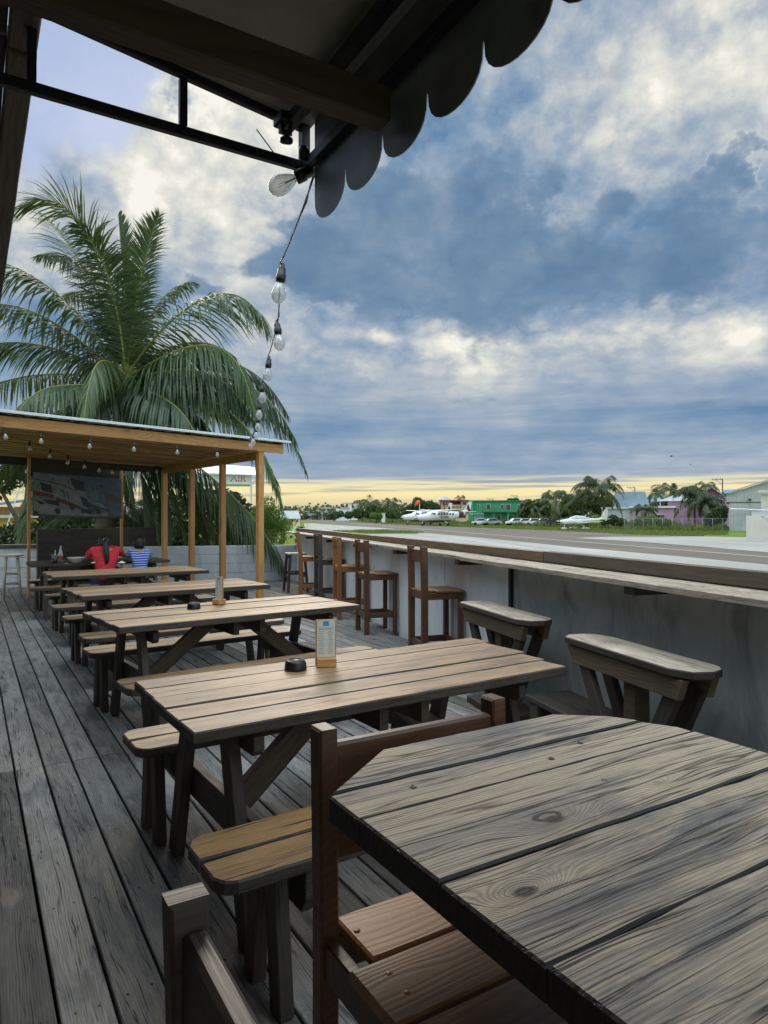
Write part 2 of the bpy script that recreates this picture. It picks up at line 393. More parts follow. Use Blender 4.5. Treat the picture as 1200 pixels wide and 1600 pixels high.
    col = n.mix(n.m('MULTIPLY', ck, .92), col, dark)
    if worn:                             # lighter, scuffed patches
        wn_ = n.noise(n.xyz(n.m('MULTIPLY', x, 3.0), n.m('MULTIPLY', y, 12.0), n.m('MULTIPLY', z, 12.0)), 1.0, 7, .7)
        col = n.mix(n.mr(wn_, .56, .66, 0, .8), col, worn)
    n.l.new(col, b.inputs['Base Color'])
    n.l.new(n.mr(fz, .2, .8, rough-.1, rough+.14), b.inputs['Roughness'])
    b.inputs['Specular IOR Level'].default_value = spec
    if bump:
        h = n.m('SUBTRACT', n.m('ADD', n.m('MULTIPLY', fz, .5), n.m('MULTIPLY', ring, -.5)), n.m('MULTIPLY', ck, 2.2))
        bu = n.new('ShaderNodeBump'); bu.inputs['Strength'].default_value = bump; bu.inputs['Distance'].default_value = .0022
        n.l.new(h, bu.inputs['Height']); n.l.new(bu.outputs[0], b.inputs['Normal'])
    return m
M_ = {}
M_['deck'] = wood('deck_wood', (.27,.258,.24), (.175,.168,.16), (.12,.124,.13), .85, .7, .78, 110, .40, .6, .42, .3, worn=(.25,.215,.18), spec=.22, warp=.014, fib=420., checks=26)
M_['top'] = wood('table_top_wood', (.41,.255,.135), (.29,.172,.088), (.18,.125,.085), .8, .6, .45, 90, .28, .35, .26, .6, warp=.03, spec=.4, fib=420., checks=14)
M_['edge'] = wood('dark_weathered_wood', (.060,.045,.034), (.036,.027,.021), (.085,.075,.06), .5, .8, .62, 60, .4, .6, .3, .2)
M_['edge_green'] = wood('brace_wood', (.17,.125,.075), (.11,.08,.048), (.055,.05,.04), .5, .6, .6, 55, .35, .5, .25, .5)
M_['bench_warm'] = wood('warm_bench_wood', (.47,.27,.12), (.31,.165,.07), (.17,.11,.065), .6, .6, .42, 75, .3, .45, .2, .7, warp=.035, spec=.4, fib=420., checks=14)
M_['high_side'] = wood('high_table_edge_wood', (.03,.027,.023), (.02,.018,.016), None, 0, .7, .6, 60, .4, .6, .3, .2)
M_['chair'] = wood('red_brown_chair_wood', (.135,.058,.027), (.085,.036,.018), (.05,.027,.018), .45, .2, .42, 60, .22, .15, .2, .2)
M_['chair_seat'] = wood('chair_seat_wood', (.38,.19,.07), (.25,.115,.042), (.13,.07,.038), .6, .3, .42, 70, .25, .25, .2, .7, spec=.4, fib=420.)
M_['chair_dark'] = wood('dark_chair_wood', (.055,.04,.032), (.035,.026,.02), (.08,.065,.05), .4, .4, .5, 60, .3, .3, .2, .2)
M_['chair_orange'] = wood('orange_chair_wood', (.27,.115,.04), (.18,.07,.025), None, 0, .2, .38, 60, .22, .15, .2, .2)
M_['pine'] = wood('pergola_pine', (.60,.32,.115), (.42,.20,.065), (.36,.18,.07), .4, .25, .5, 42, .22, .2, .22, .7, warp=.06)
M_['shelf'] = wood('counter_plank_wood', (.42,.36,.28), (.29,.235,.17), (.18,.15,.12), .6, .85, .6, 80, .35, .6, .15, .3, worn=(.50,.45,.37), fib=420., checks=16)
M_['pine_shade'] = wood('shaded_pine_boards', (.50,.27,.10), (.34,.17,.06), (.24,.13,.06), .6, .4, .6, 42, .25, .25, .35, .7, warp=.05)  # purlin pine, darkened in its colour for the shade under the roof
M_['pale'] = wood('sun_bleached_wood', (.62,.55,.44), (.43,.35,.25), (.27,.22,.17), .6, .85, .6, 80, .35, .6, .15, .3, worn=(.68,.63,.54), fib=420., checks=16)
M_['ledge'] = wood('ledge_brown_wood', (.20,.115,.06), (.12,.07,.04), (.08,.06,.045), .5, .3, .5, 45, .3, .25, .2, .4)
M_['ledge_old'] = wood('ledge_grey_brown_wood', (.115,.085,.06), (.075,.056,.042), (.06,.05,.042), .5, .5, .55, 50, .3, .3, .2, .4)
M_['beam'] = wood('awning_beam_wood', (.06,.042,.031), (.036,.026,.02), None, 0, .3, .6, 45, .3, .3, .15, .4)
M_['ply'] = wood('dark_plywood', (.06,.045,.035), (.035,.028,.022), (.02,.018,.016), .6, .3, .6, 30, .3, .2, .2, .1)
M_['iron'] = plain('dark_painted_iron', (.022,.026,.036), .38, .3, var=.25, scale=25, bump=.15)
M_['black'] = plain('black_plastic', (.012,.012,.013), .3, var=.1)
M_['white_metal'] = plain('white_roof_metal', (.72,.76,.78), .35, .0, var=.06, scale=2)
M_['red_cloth'] = plain('red_cloth', (.55,.025,.04), .8, var=.2, scale=20, bump=.3)
M_['navy'] = plain('navy_cloth', (.02,.03,.07), .8)
M_['skin'] = plain('skin', (.36,.19,.12), .5, var=.08)
M_['hair'] = plain('black_hair', (.010,.008,.007), .4, var=.3, scale=60, bump=.3)
M_['white'] = plain('white_paint', (.75,.76,.77), .4, var=.05, scale=2)
M_['cream'] = plain('cream_paint', (.62,.60,.53), .6, var=.07, scale=1.5)
M_['dark'] = plain('dark_glass', (.03,.035,.045), .15, var=.1)
M_['tyre'] = plain('rubber', (.02,.02,.02), .8)
M_['bark'] = plain('palm_bark', (.10,.08,.06), .9, var=.35, scale=9, bump=.6)
M_['green_roof'] = plain('green_paint', (.03,.42,.17), .6, var=.08, scale=1)
M_['paper'] = plain('menu_paper', (.66,.66,.60), .35, var=.04)
M_['ink'] = plain('menu_ink', (.10,.11,.11), .5)
M_['blue_print'] = plain('blue_print', (.05,.28,.70), .4, var=.5, scale=120)
M_['steel'] = plain('galvanised_steel', (.42,.43,.44), .4, .6, var=.15, scale=12)
def glassmat():
    m, n, b, o = newmat('bulb_glass')
    tr = n.new('ShaderNodeBsdfTransparent'); tr.inputs[0].default_value = (.86,.88,.88,1)
    gl = n.new('ShaderNodeBsdfGlossy'); gl.inputs['Roughness'].default_value = .12; gl.inputs[0].default_value = (.8,.8,.8,1)
    fr_ = n.new('ShaderNodeLayerWeight'); fr_.inputs[0].default_value = .35
    ms = n.new('ShaderNodeMixShader'); n.l.new(n.m('MULTIPLY_ADD', fr_.outputs['Facing'], .75, .10), ms.inputs[0])
    n.l.new(tr.outputs[0], ms.inputs[1]); n.l.new(gl.outputs[0], ms.inputs[2])
    df = n.new('ShaderNodeBsdfDiffuse'); df.inputs[0].default_value = (.9,.9,.9,1); m2 = n.new('ShaderNodeMixShader'); m2.inputs[0].default_value = .22
    n.l.new(ms.outputs[0], m2.inputs[1]); n.l.new(df.outputs[0], m2.inputs[2]); n.l.new(m2.outputs[0], o.inputs[0])
    return m
M_['glass'] = glassmat()
def foliage(name, a, b_, trans=.25, rough=.5):
    m, n, b, o = newmat(name)
    t = attr(n, 'tint', True)
    col = n.mix(t, a, b_)
    n.l.new(col, b.inputs['Base Color']); b.inputs['Roughness'].default_value = rough
    tr = n.new('ShaderNodeBsdfTranslucent'); n.l.new(n.mix(.5, col, (.35,.45,.06)), tr.inputs[0])
    ms = n.new('ShaderNodeMixShader'); ms.inputs[0].default_value = trans
    n.l.new(b.outputs[0], ms.inputs[1]); n.l.new(tr.outputs[0], ms.inputs[2]); n.l.new(ms.outputs[0], o.inputs[0])
    return m
M_['palm'] = foliage('palm_leaf', (.020,.048,.024), (.075,.125,.04), .18, .42)
M_['rachis'] = foliage('palm_rachis', (.16,.20,.05), (.26,.27,.07), .05, .45)
M_['leaf'] = foliage('leaf', (.022,.05,.018), (.07,.125,.035), .2, .5)
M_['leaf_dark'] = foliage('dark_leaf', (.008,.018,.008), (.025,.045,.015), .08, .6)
M_['leaf_bright'] = foliage('bright_leaf', (.06,.13,.025), (.15,.25,.05), .35, .5)
M_['weeds'] = foliage('weeds', (.07,.115,.03), (.15,.18,.055), .25, .8)
def far_palm_mat():
    return foliage('far_palm_leaf', (.030,.055,.028), (.10,.13,.06), .25, .5)
M_['palm_far'] = far_palm_mat()
# ================================================================ setting: deck and walls
WN = Vector((.969, -.244, 0)).normalized(); WT = Vector((-WN.y, WN.x, 0))     # bar-wall normal and direction
WRZ = math.atan2(WT.y, WT.x) - math.pi/2
WD = 2.67
def bw(D, t, z=0): return WN*D + WT*t + Vector((0,0,z))
BC = bw(WD, 15.35)                                                          # inner corner of bar wall and back wall
def backY(x): return BC.y + (x-BC.x)*(-WN.y/WN.x)*-1*-1 if False else BC.y + (x-BC.x)*(WN.y/WN.x)
r = random.Random(3)
d = MB(); GAPX = .379; PW = .1495
for k in range(-16, 40):
    x0 = GAPX + PW*k; x1 = x0 + PW - .011
    y1 = backY(x0)-.01; y0 = max(-3.0, (.969*x1-2.67)/.244)
    if y1 - y0 < .3: continue
    js = [y0]
    base_j = [4.42, 8.1, 11.7] if k % 7 not in (3,) else [2.6, 6.2, 9.8]
    if k in (4,5,6): base_j = [2.9, 6.4, 10.0]
    if k > 9: base_j = [1.2+((k*37) % 5)*.6, 5.4+((k*37) % 5)*.6, 9.4+((k*53) % 5)*.5]
    js += [j for j in base_j if y0+.3 < j < y1-.3] + [y1]
    for a, b in zip(js, js[1:]):
        zt = r.uniform(-.002, .0015)
        M = Matrix.Translation((x0, a+.0015, 0)) @ Matrix.Rotation(math.pi/2, 4, 'Z') @ Matrix.Translation((0, -(x1-x0), 0))
        d.board(0, b-a-.003, 0, x1-x0, -.035+zt, zt, M, seed=k*13+int(a*7), amp=.0012, step=.5, ch=.0035)
deck = tag(d.build('wooden_deck', M_['deck']), kind='structure')
nl = MB()
for k in range(-2, 24):
    x0 = GAPX + PW*k
    for j in range(1, 26):
        y = .35+j*.61
        if y < backY(x0)-.1 and .969*x0-.244*y < 2.5:
            for q in (.035, .105): nl.lathe([(.0045,0),(.0042,.0012),(0,.0016)], T(x0+q+r.uniform(-.008,.008), y+r.uniform(-.012,.012), .0002), 8)
tag(nl.build('deck_nails', M_['iron']), kind='structure')
u = MB(); u.box(-3.2, 7.2, -4, 18, -.20, -.16, ch=0)
tag(u.build('deck_underlay', plain('dark_soil', (.012,.011,.010), .95)), kind='structure')

# walls
def wall_mat(name, base, dark, streak, top_dark=0):
    m, n, b, o = newmat(name)
    p = n.new('ShaderNodeTexCoord').outputs['Object']; x, y, z = n.sep(p)
    s1 = n.noise(n.xyz(n.m('MULTIPLY', y, 3.2), n.m('MULTIPLY', x, 3.0), n.m('MULTIPLY', z, 1.5)), 1.0, 9, .68, .8)
    s2 = n.noise(p, 2.2, 6, .65, .4)
    s3 = n.noise(n.xyz(n.m('MULTIPLY', y, 17.0), 0.0, n.m('MULTIPLY', z, .8)), 1.0, 5, .62)
    c = n.mix(n.m('MULTIPLY', n.mr(s1, .42, .68, 0, 1, smooth=True), streak), base, dark)
    c = n.mix(n.mr(s2, .5, .75, 0, .5*streak), c, dark)
    c = n.mix(n.mr(n.m('ADD', s3, n.m('MULTIPLY', z, .10)), .70, .84, 0, .40*streak), c, tuple(q*.5 for q in dark))
    if top_dark: c = n.mix(n.m('MULTIPLY', n.mr(n.m('ADD', z, n.m('MULTIPLY', s1, .9)), 1.25, 1.65, 0, 1, smooth=True), top_dark), c, tuple(q*.45 for q in dark))
    n.l.new(c, b.inputs['Base Color']); b.inputs['Roughness'].default_value = .8
    u_ = n.new('ShaderNodeBump'); u_.inputs['Strength'].default_value = .35; u_.inputs['Distance'].default_value = .01
    n.l.new(n.m('ADD', n.noise(p, 14, 6, .7), n.m('MULTIPLY', s1, .6)), u_.inputs['Height']); n.l.new(u_.outputs[0], b.inputs['Normal'])
    return m
MW = wall_mat('white_washed_concrete', (.80,.83,.86), (.52,.53,.53), .40)
MG = wall_mat('stained_concrete', (.42,.44,.44), (.22,.235,.24), .8, .4)
MBK = wall_mat('painted_block', (.50,.54,.57), (.28,.30,.31), .5)
bwall = empty('bar_wall', 'long concrete wall of the deck, white at the far end and stained grey nearer', 'wall', tuple(bw(WD, 0)), WRZ)
# local frame of the wall: x = away from the deck, y = along
m = MB(); m.box(0, .16, 5.12, 15.5, -.5, 1.10, ch=.004)
for k in range(17):
    y = 5.3+k*.62; m.box(-.003, .002, y, y+.006, .02, 1.08, ch=0)
m.build('white_section', MW, bwall)
m = MB(); m.box(.02, .18, -3.0, 5.12-.004, -.5, 1.10, ch=.004); m.build('grey_section', MG, bwall)
m = MB(); m.box(-.012, .015, 5.085, 5.118, 0, 1.09, ch=.004); m.build('corner_strip', M_['iron'], bwall)

back = empty('block_wall', 'low white painted block wall along the far end of the deck', 'wall', tuple(BC), WRZ)
def block_layer(mb, x0, x1, y0, y1, z0, z1):
    r = random.Random(5); n = 0; z = z0; row = 0
    while z < z1-.02:
        x = x0 - (.2 if row % 2 else 0)
        while x < x1:
            a = max(x, x0); b = min(x+.40, x1)
            if b-a > .03: mb.box(a+.004, b-.004, y0+r.uniform(-.004,.004), y1, z+.004, min(z+.196, z1)-.004, ch=.006)
            x += .40
        z += .2; row += 1
m = MB(); block_layer(m, -8.5, 0.1, 0, .15, -.4, .8); m.box(-8.5, .1, .012, .14, -.45, .79, ch=0)
m.build('blockwork', MBK, back)
m = MB(); m.box(-8.5, -3.9, -.03, .18, .802, .87, ch=.006); m.build('coping', M_['ply'], back)

# ================================================================ bar counter along the wall
ctr = empty('bar_counter', 'long weathered plank counter on the bar wall with a brown kerb board along its back', 'bar counter', tuple(bw(WD, 0)), WRZ)
YM = Matrix.Rotation(math.pi/2, 4, 'Z')       # board x runs along local y; board y -> local -x
def along(x0, x1, y0, y1, z0, z1, mb, **k):
    M = Matrix.Translation((x1, y0, 0)) @ YM
    mb.board(0, y1-y0, 0, x1-x0, z0, z1, M, **k)
m = MB()
along(-.305, -.165, -2.5, 5.45, 1.062, 1.098, m, seed=1, amp=.004)
along(-.155, -.02, -2.5, 5.45, 1.060, 1.099, m, seed=2, amp=.003)
along(-.275, -.145, 5.25, 9.9, 1.075-.01, 1.10, m, seed=3, amp=.003)
along(-.135, -.02, 5.46, 9.9, 1.072-.01, 1.102, m, seed=4, amp=.003)
along(-.275, -.145, 9.91, 15.2, 1.068, 1.101, m, seed=5, amp=.003)
along(-.135, -.02, 9.91, 15.2, 1.066, 1.10, m, seed=6, amp=.003)
m.build('shelf_board', M_['shelf'], ctr)
m = MB(); along(-.018, .035, 4.55, 8.6, 1.103, 1.182, m, seed=7, amp=.002); along(-.018, .035, 8.61, 15.3, 1.10, 1.178, m, seed=8, amp=.003)
m.build('kerb_board', M_['ledge'], ctr)
m = MB(); along(-.016, .045, -2.5, 4.54, 1.103, 1.186, m, seed=9, amp=.002); along(.047, .17, -2.5, 15.3, 1.104, 1.165, m, seed=19, amp=.002)
tag(m.build('kerb_board', M_['ledge_old'], ctr), 'older grey brown kerb board')
for y in (5.6, 7.4, 9.2, 11, 12.8, 3.2, 1.6):
    m = MB(); m.box(-.27, -.02 if y > 5 else .0, y-.045, y+.045, 1.015, 1.058, ch=.004, tint=.2); m.build('bracket', M_['edge'], ctr)

# ================================================================ picnic tables
def picnic(name_label, cx, cy, rz, L=1.85, Wd=.83, seed=0, loc_benches=True, cat='picnic table', group='picnic tables down the deck', topm='top', near='top', skew=(0,0)):
    t = empty('picnic_table', name_label, cat, (cx, cy, 0), rz, group)
    h = L/2; m = MB(); n = 5; pw = Wd/n; r = random.Random(seed*17+3)
    for i in range(n):
        y0 = -Wd/2 + i*pw
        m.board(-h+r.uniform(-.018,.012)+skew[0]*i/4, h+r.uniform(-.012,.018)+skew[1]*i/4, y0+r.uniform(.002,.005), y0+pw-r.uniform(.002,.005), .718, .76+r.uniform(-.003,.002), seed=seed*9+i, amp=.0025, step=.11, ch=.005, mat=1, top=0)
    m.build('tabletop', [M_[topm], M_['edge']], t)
    for s in (-1, 1):
        bm = MB()
        ya, yb = (.445, .775)
        pwb = (yb-ya)/2
        for i in range(2):
            a = s*(ya+i*pwb) if s > 0 else -(ya+(i+1)*pwb)
            outer = (i == 1) == (s > 0)
            # rounded outer corners
            c0 = [(0,.95),(0,.35),(.02,.12),(.055,0)] if (s < 0 and i == 1) or (s > 0 and i == 0) else [(.055,1),(.02,.88),(0,.65),(0,.05)]
            c1 = [(d_, f) for d_, f in c0][::-1]
            bm.board(-h-.04 if s < 0 else -h+.05, h-.0, a+.003, a+pwb-.003, .407, .45+r.uniform(-.002,.002), seed=seed*7+i+5*(s>0), amp=.002, ch=.006, c0=c0, c1=c1, mat=1, top=0)
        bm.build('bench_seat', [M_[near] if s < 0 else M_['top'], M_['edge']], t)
    for s in (-1, 1):
        x = s*(h-.20)
        m = MB()
        m.prism([(-.38,.02),(-.36,0),(.36,0),(.38,.02),(.38,.07),(.34,.09),(-.34,.09),(-.38,.07)][::1], -.02, .02, Matrix.Translation((x-.045*s, 0, .628)) @ Matrix.Rotation(math.pi/2,4,'Z') @ Matrix.Rotation(math.pi/2,4,'X'))
        m.build('cleat', M_['edge'], t)
        for q in (-1, 1):
            m = MB(); m.beam((x, q*.40, 0), (x, q*.20, .716), .085, .045, (1,0,0)); m.build('leg', M_['edge'], t)
        m = MB(); m.prism([(-.76,.05),(-.73,0),(.73,0),(.76,.05),(.76,.13),(-.76,.13)], -.02, .02, Matrix.Translation((x-.046*s, 0, .275)) @ Matrix.Rotation(math.pi/2,4,'Z') @ Matrix.Rotation(math.pi/2,4,'X'))
        m.build('crossbar', M_['edge'], t)
        for q in (-1, 1):
            for e in (-1, 1):
                m = MB(); m.beam((x+.035*s, q*.63+e*.10, 0), (x+.035*s, q*.63+e*.055, .405), .075, .045, (1,0,0)); m.build('bench_leg', M_['edge'], t)
        m = MB(); m.beam((x-.09*s, 0, .30), (s*.12, 0, .70), .05, .10, (0,0,1)); m.build('brace', M_['edge_green'], t)
        m = MB(); m.box(s*.1-.02, s*.1+.02, -.36, .36, .62, .715, ch=.004); m.build('cleat', M_['edge'], t)
    return t
T1 = picnic('nearest picnic table, tan top with warm brown near bench, beside the high table', 1.455, 2.62, R(2.5), 1.74, .82, 1, near='bench_warm', skew=(.03,.13))
T2 = picnic('second nearest picnic table, its menu card turned nearly edge on', 1.655, 4.96, R(5.5), 1.82, .86, 2)
T3 = picnic('third picnic table from the camera, bare top, beside the front post of the pergola', 1.675, 6.82, R(4), 1.78, .87, 3)
T4 = picnic('fourth picnic table, greyer bare top, just in front of the seated guests', 1.69, 8.98, R(2.5), 1.79, .88, 4)
T5 = picnic('farthest picnic table, dark top, where the woman and child sit', 1.72, 11.30, R(1), 1.95, .83, 5, topm='edge')

# ================================================================ high table in the foreground
ht = empty('high_table', 'big grey weathered plank bar table with clipped corners in the right foreground', 'table', (.80, .30, 0))
HTZ = 1.05
knots = [(.218,.352,.030,.045), (.068,.246,.024,.07), (.44,.36,.012,.02), (.50,.12,.014,.03), (.33,.02,.015,.02), (.12,-.08,.02,.04), (.62,.45,.012,.02), (.36,.235,.012,.03)]
M_['high_top'] = wood('weathered_high_table_wood', (.52,.435,.32), (.32,.27,.205), (.165,.165,.17), .9, 1.1, .58, 170, .45, .8, .14, .0, fixed=knots, warp=.010, worn=(.47,.385,.27), spec=.30, fib=620., checks=24)
m = MB()
XL, XR = .440-.80, 1.150-.80
seams = [-.45, -.29, -.125, .035, .205, .285+.08-.0][:0] or [-.70, -.535, -.37, -.205, -.02, .146, .309, .486, .575, .70]
# seams in table coordinates (y - .30)
ys = [-.78, -.615, -.45, -.285, -.12+.0, .146-.0, .309, .486, .575, .70]
ys = [-.85, -.68, -.515, -.35, -.185, -.02, .146, .309, .486, .578, .70]
def clipx(y):       # left / right outline with clipped corners, far end
    l = XL + max(0, (y-.575)/.125)*.165; rgt = XR - max(0, (y-.52)/.18)*.10
    rgt -= max(0, (y-.63)/.07)*.05
    l += max(0, (-.70-y)/.15)*.15; rgt -= max(0, (-.70-y)/.15)*.15
    return l, rgt
for i, (a, b) in enumerate(zip(ys, ys[1:])):
    gap = .0014 if i not in (7,) else .0006
    a_ = a+gap; b_ = b-gap; r = random.Random(40+i)
    pts = []
    nx = 14
    la, ra = clipx(a_); lb, rb = clipx(b_)
    for k in range(nx+1): pts.append((la+(ra-la)*k/nx, a_+r.uniform(-.0016,.0016)*(0 < k < nx)))
    for yy in (.52, .575, .63):
        if a_ < yy < b_: pts.append((clipx(yy)[1], yy))
    for k in range(nx, -1, -1): pts.append((lb+(rb-lb)*k/nx, b_+r.uniform(-.0016,.0016)*(0 < k < nx)))
    if a_ < .575 < b_: pts.append((clipx(.575)[0], .575))
    dz = [0,0,0,0,-.001,.001,-.0012,.0012,0,.0022,0][i]
    m.prism(pts, HTZ-.038, HTZ+dz, I4, .003, mat=1, top=0, off=(.36, -.0, 0), tint=[.4,.5,.45,.6,.4,.62,.38,.6,.5,.7][i])
# screw heads and small holes
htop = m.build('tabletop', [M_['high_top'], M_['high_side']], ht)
for (x, y) in [(-.06,.655),(.16,.655),(-.24,.54),(.02,.41),(.02,.52),(.20,.245),(.01,.06),(-.09,-.01),(.12,.55)]:
    MB().lathe([(.0058,0),(.0052,.0007),(.0026,.0009),(.0022,.0001),(0,.0001)], T(x, y, HTZ+.0005), 10).build('screw_head', M_['iron'], ht)
m = MB()
m.box(XL+.18, XR-.12, .36, .40, HTZ-.115, HTZ-.039); m.box(XL+.18, XR-.12, -.62, -.58, HTZ-.115, HTZ-.039)
m.box(XL+.18, XL+.22, -.58, .358, HTZ-.115, HTZ-.039); m.box(XR-.16, XR-.12, -.58, .358, HTZ-.115, HTZ-.039)
m.build('apron', M_['high_side'], ht)
for x in (XL+.26, XR-.16):
    for y in (-.5, .20):
        m = MB(); m.box(x-.04, x+.04, y-.04, y+.04, 0, HTZ-.045); m.build('leg', M_['high_side'], ht)

# ================================================================ high chairs and bar stools
def tall_chair(label, loc, rz, wood_='chair', group='red brown bar chairs along the bar wall', w_=.40, dp=.40, seat=.74, top=1.11, cat='bar chair', slats='one', seatm='chair_seat', foot=.26, post=.045, pd=.06, rake=.0, planks=3, lean=0.0, rail_h=.12):
    "faces local +y; back at -y"
    t = empty('bar_chair', label, cat, loc, rz, group); W2 = M_[wood_]
    a = w_/2-post/2; b = dp/2-post/2
    for s in (-1, 1):
        m = MB()
        m.prism([(-b-pd/2,0),(-b+pd/2,0),(-b+pd/2,seat),(-b+pd/2-.006-lean,top-.0),(-b-pd/2-.01-lean,top),(-b-pd/2,seat+.02)], -post/2, post/2,
                Matrix.Translation((s*a,0,0)) @ Matrix(((0,0,1,0),(1,0,0,0),(0,1,0,0),(0,0,0,1))), .004)
        m.build('back_post', W2, t)
        m = MB(); m.box(s*a-post/2, s*a+post/2, b-post/2, b+post/2, 0, seat-.022, ch=.004); m.build('leg', W2, t)
    m = MB()
    if slats == 'one': m.box(-a+post/2, a-post/2, -b-.016-lean, -b+.008-lean, top-.03-rail_h, top-.028, ch=.005)
    else:
        for z in (top-.08, top-.19, top-.30): m.box(-a-.03, a+.03, -b-pd/2-.022-lean, -b-pd/2-lean, z, z+.075, ch=.004)
    m.build('back_rail', W2, t)
    m = MB(); n = planks; pw = (dp+.01)/n
    for i in range(n):
        y0 = -dp/2+.005+i*pw
        e = post+.004 if i == 0 else -.006
        m.board(-w_/2+e if i == 0 else -w_/2-.008, w_/2-e if i == 0 else w_/2+.008, y0+.004, y0+pw-.004, seat-.02, seat+.001*(i % 2), seed=i+3, amp=.0008, ch=.004)
    m.build('seat', M_[seatm], t)
    m = MB()
    m.box(-a+post/2, a-post/2, b-.012, b+.012, seat-.085, seat-.022); m.box(-a+post/2, a-post/2, -b-.012, -b+.012, seat-.085, seat-.022)
    for s in (-1, 1): m.box(s*a-.012, s*a+.012, -b+post/2, b-post/2, seat-.085, seat-.022)
    m.build('seat_frame', W2, t)
    m = MB()
    m.box(-a+post/2, a-post/2, b-.014, b+.014, foot-.06, foot); m.box(-a+post/2, a-post/2, -b-.014, -b+.014, foot-.06, foot)
    for s in (-1, 1): m.box(s*a-.014, s*a+.014, -b+post/2, b-post/2, foot-.06, foot)
    m.build('footrest', W2, t)
    return t
# foreground chairs (the first faces the camera from across the table corner, the second stands left of the table)
GF = 'bar chairs at the big grey table'
c1 = tall_chair('red brown bar chair tucked under the clipped corner of the big grey table', (.716, .872, 0), math.pi, group=GF, w_=.415, dp=.41, seat=.75, top=1.085, planks=3, post=.035, pd=.038, rail_h=.20)
for (x, y) in [(-.155,-.14),(.155,-.14),(.165,-.02),(.165,.03),(-.165,.0),(.165,.12)]:
    MB().lathe([(.006,0),(.0052,.0007),(0,.0009)], T(x, y, .7508), 12).build('wood_plug', M_['chair_seat'], c1)
c2 = tall_chair('bar chair cut off by the bottom edge, left of the big grey table', (.384, .480, 0), -math.pi/2, group=GF, w_=.43, dp=.42, seat=.75, top=1.078, post=.034, pd=.036, rail_h=.16, lean=0, wood_='chair_dark')
# chairs along the bar wall, facing it
def at_wall(px, D): # point on the line D whose image column is px
    k = (px-CX)/FPX; dx_, dy_ = cT*k+sT, -sT*k+cT
    q = D/(WN.x*dx_+WN.y*dy_); return Vector((dx_*q, dy_*q, 0))
def wchair(px, D, **k):
    # px is the image column of the near back post
    p = at_wall(px, D); p = p + WT*(k.get('w_', .40)/2-.02) + WN*(.19)
    return p
G1 = 'bar chairs along the white wall'
FACE = WRZ - math.pi/2
p = wchair(662, 2.24); tall_chair('nearest red brown bar chair against the white wall, right of the other bar chairs', tuple(p), FACE, group=G1, w_=.41, dp=.41, top=1.16, seat=.745)
p = wchair(571, 2.24); tall_chair('red brown bar chair second from the right along the white wall', tuple(p), FACE+R(2), group=G1, w_=.41, dp=.41, top=1.15, seat=.745)
p = wchair(531, 2.22); tall_chair('orange brown bar chair just right of the dark boxy one', tuple(p), FACE-R(3), 'chair_orange', group=G1, w_=.40, dp=.41, top=1.15, seat=.745)
p = wchair(500, 2.24); tall_chair('dark boxy bar chair with a solid wide back between two orange brown chairs', tuple(p), FACE, 'chair_dark', group=G1, w_=.42, dp=.42, top=1.16, seat=.745, seatm='chair_dark', rail_h=.34, post=.06)
p = wchair(472, 2.12); tall_chair('orange bar chair with a leaning ladder back at the far end of the bar wall', tuple(p), FACE-R(8), 'chair_orange', group=G1, w_=.40, dp=.40, top=1.17, seat=.745, slats='three', lean=.05, seatm='chair_orange')
# two backless square stools behind them
def square_stool(label, loc, rz, seat=.74):
    t = empty('bar_stool', label, 'bar stool', loc, rz)
    m = MB()
    for i in range(3): m.board(-.19, .19, -.19+i*.127, -.19+i*.127+.122, seat-.03, seat, seed=i)
    m.build('seat', M_['pale'], t)
    for sx in (-1, 1):
        for sy in (-1, 1):
            m = MB(); m.beam((sx*.19, sy*.19, 0), (sx*.14, sy*.14, seat-.031), .045, .045); m.build('leg', M_['chair_dark'], t)
    m = MB()
    for s in (-1, 1): m.box(-.165, .165, s*.17-.011, s*.17+.011, .27, .32); m.box(s*.17-.011, s*.17+.011, -.159, .159, .33, .38)
    for s in (-1, 1): m.box(-.13, .13, s*.14-.011, s*.14+.011, seat-.10, seat-.032)
    m.build('stretcher', M_['chair_dark'], t)
    return t
p = at_wall(462, 2.25); square_stool('backless square bar stool, dark legs and pale seat, behind the ladder back chair', tuple(p), FACE+R(4))
# round stool at the far left
rs = empty('round_stool', 'grey wooden stool with a round seat at the left edge by the block wall', 'bar stool', (*bp(19, 931, 0), 0))
m = MB(); m.lathe([(.17,.715),(.19,.72),(.195,.735),(.19,.748),(.17,.755)], seg=28, smooth=False); m.build('seat', M_['pale'], rs)
for k in range(4):
    a = math.pi/4+k*math.pi/2; m = MB(); m.tube([(.19*math.cos(a), .19*math.sin(a), 0), (.13*math.cos(a), .13*math.sin(a), .715)], [.021,.019], 10); m.build('leg', M_['pale'], rs)
m = MB()
for z, q in ((.22,.178),(.40,.163)):
    for k in range(4):
        a = math.pi/4+k*math.pi/2; b = a+math.pi/2; m.tube([(q*math.cos(a), q*math.sin(a), z), (q*math.cos(b), q*math.sin(b), z)], .012, 8)
m.build('stretcher', M_['pale'], rs)

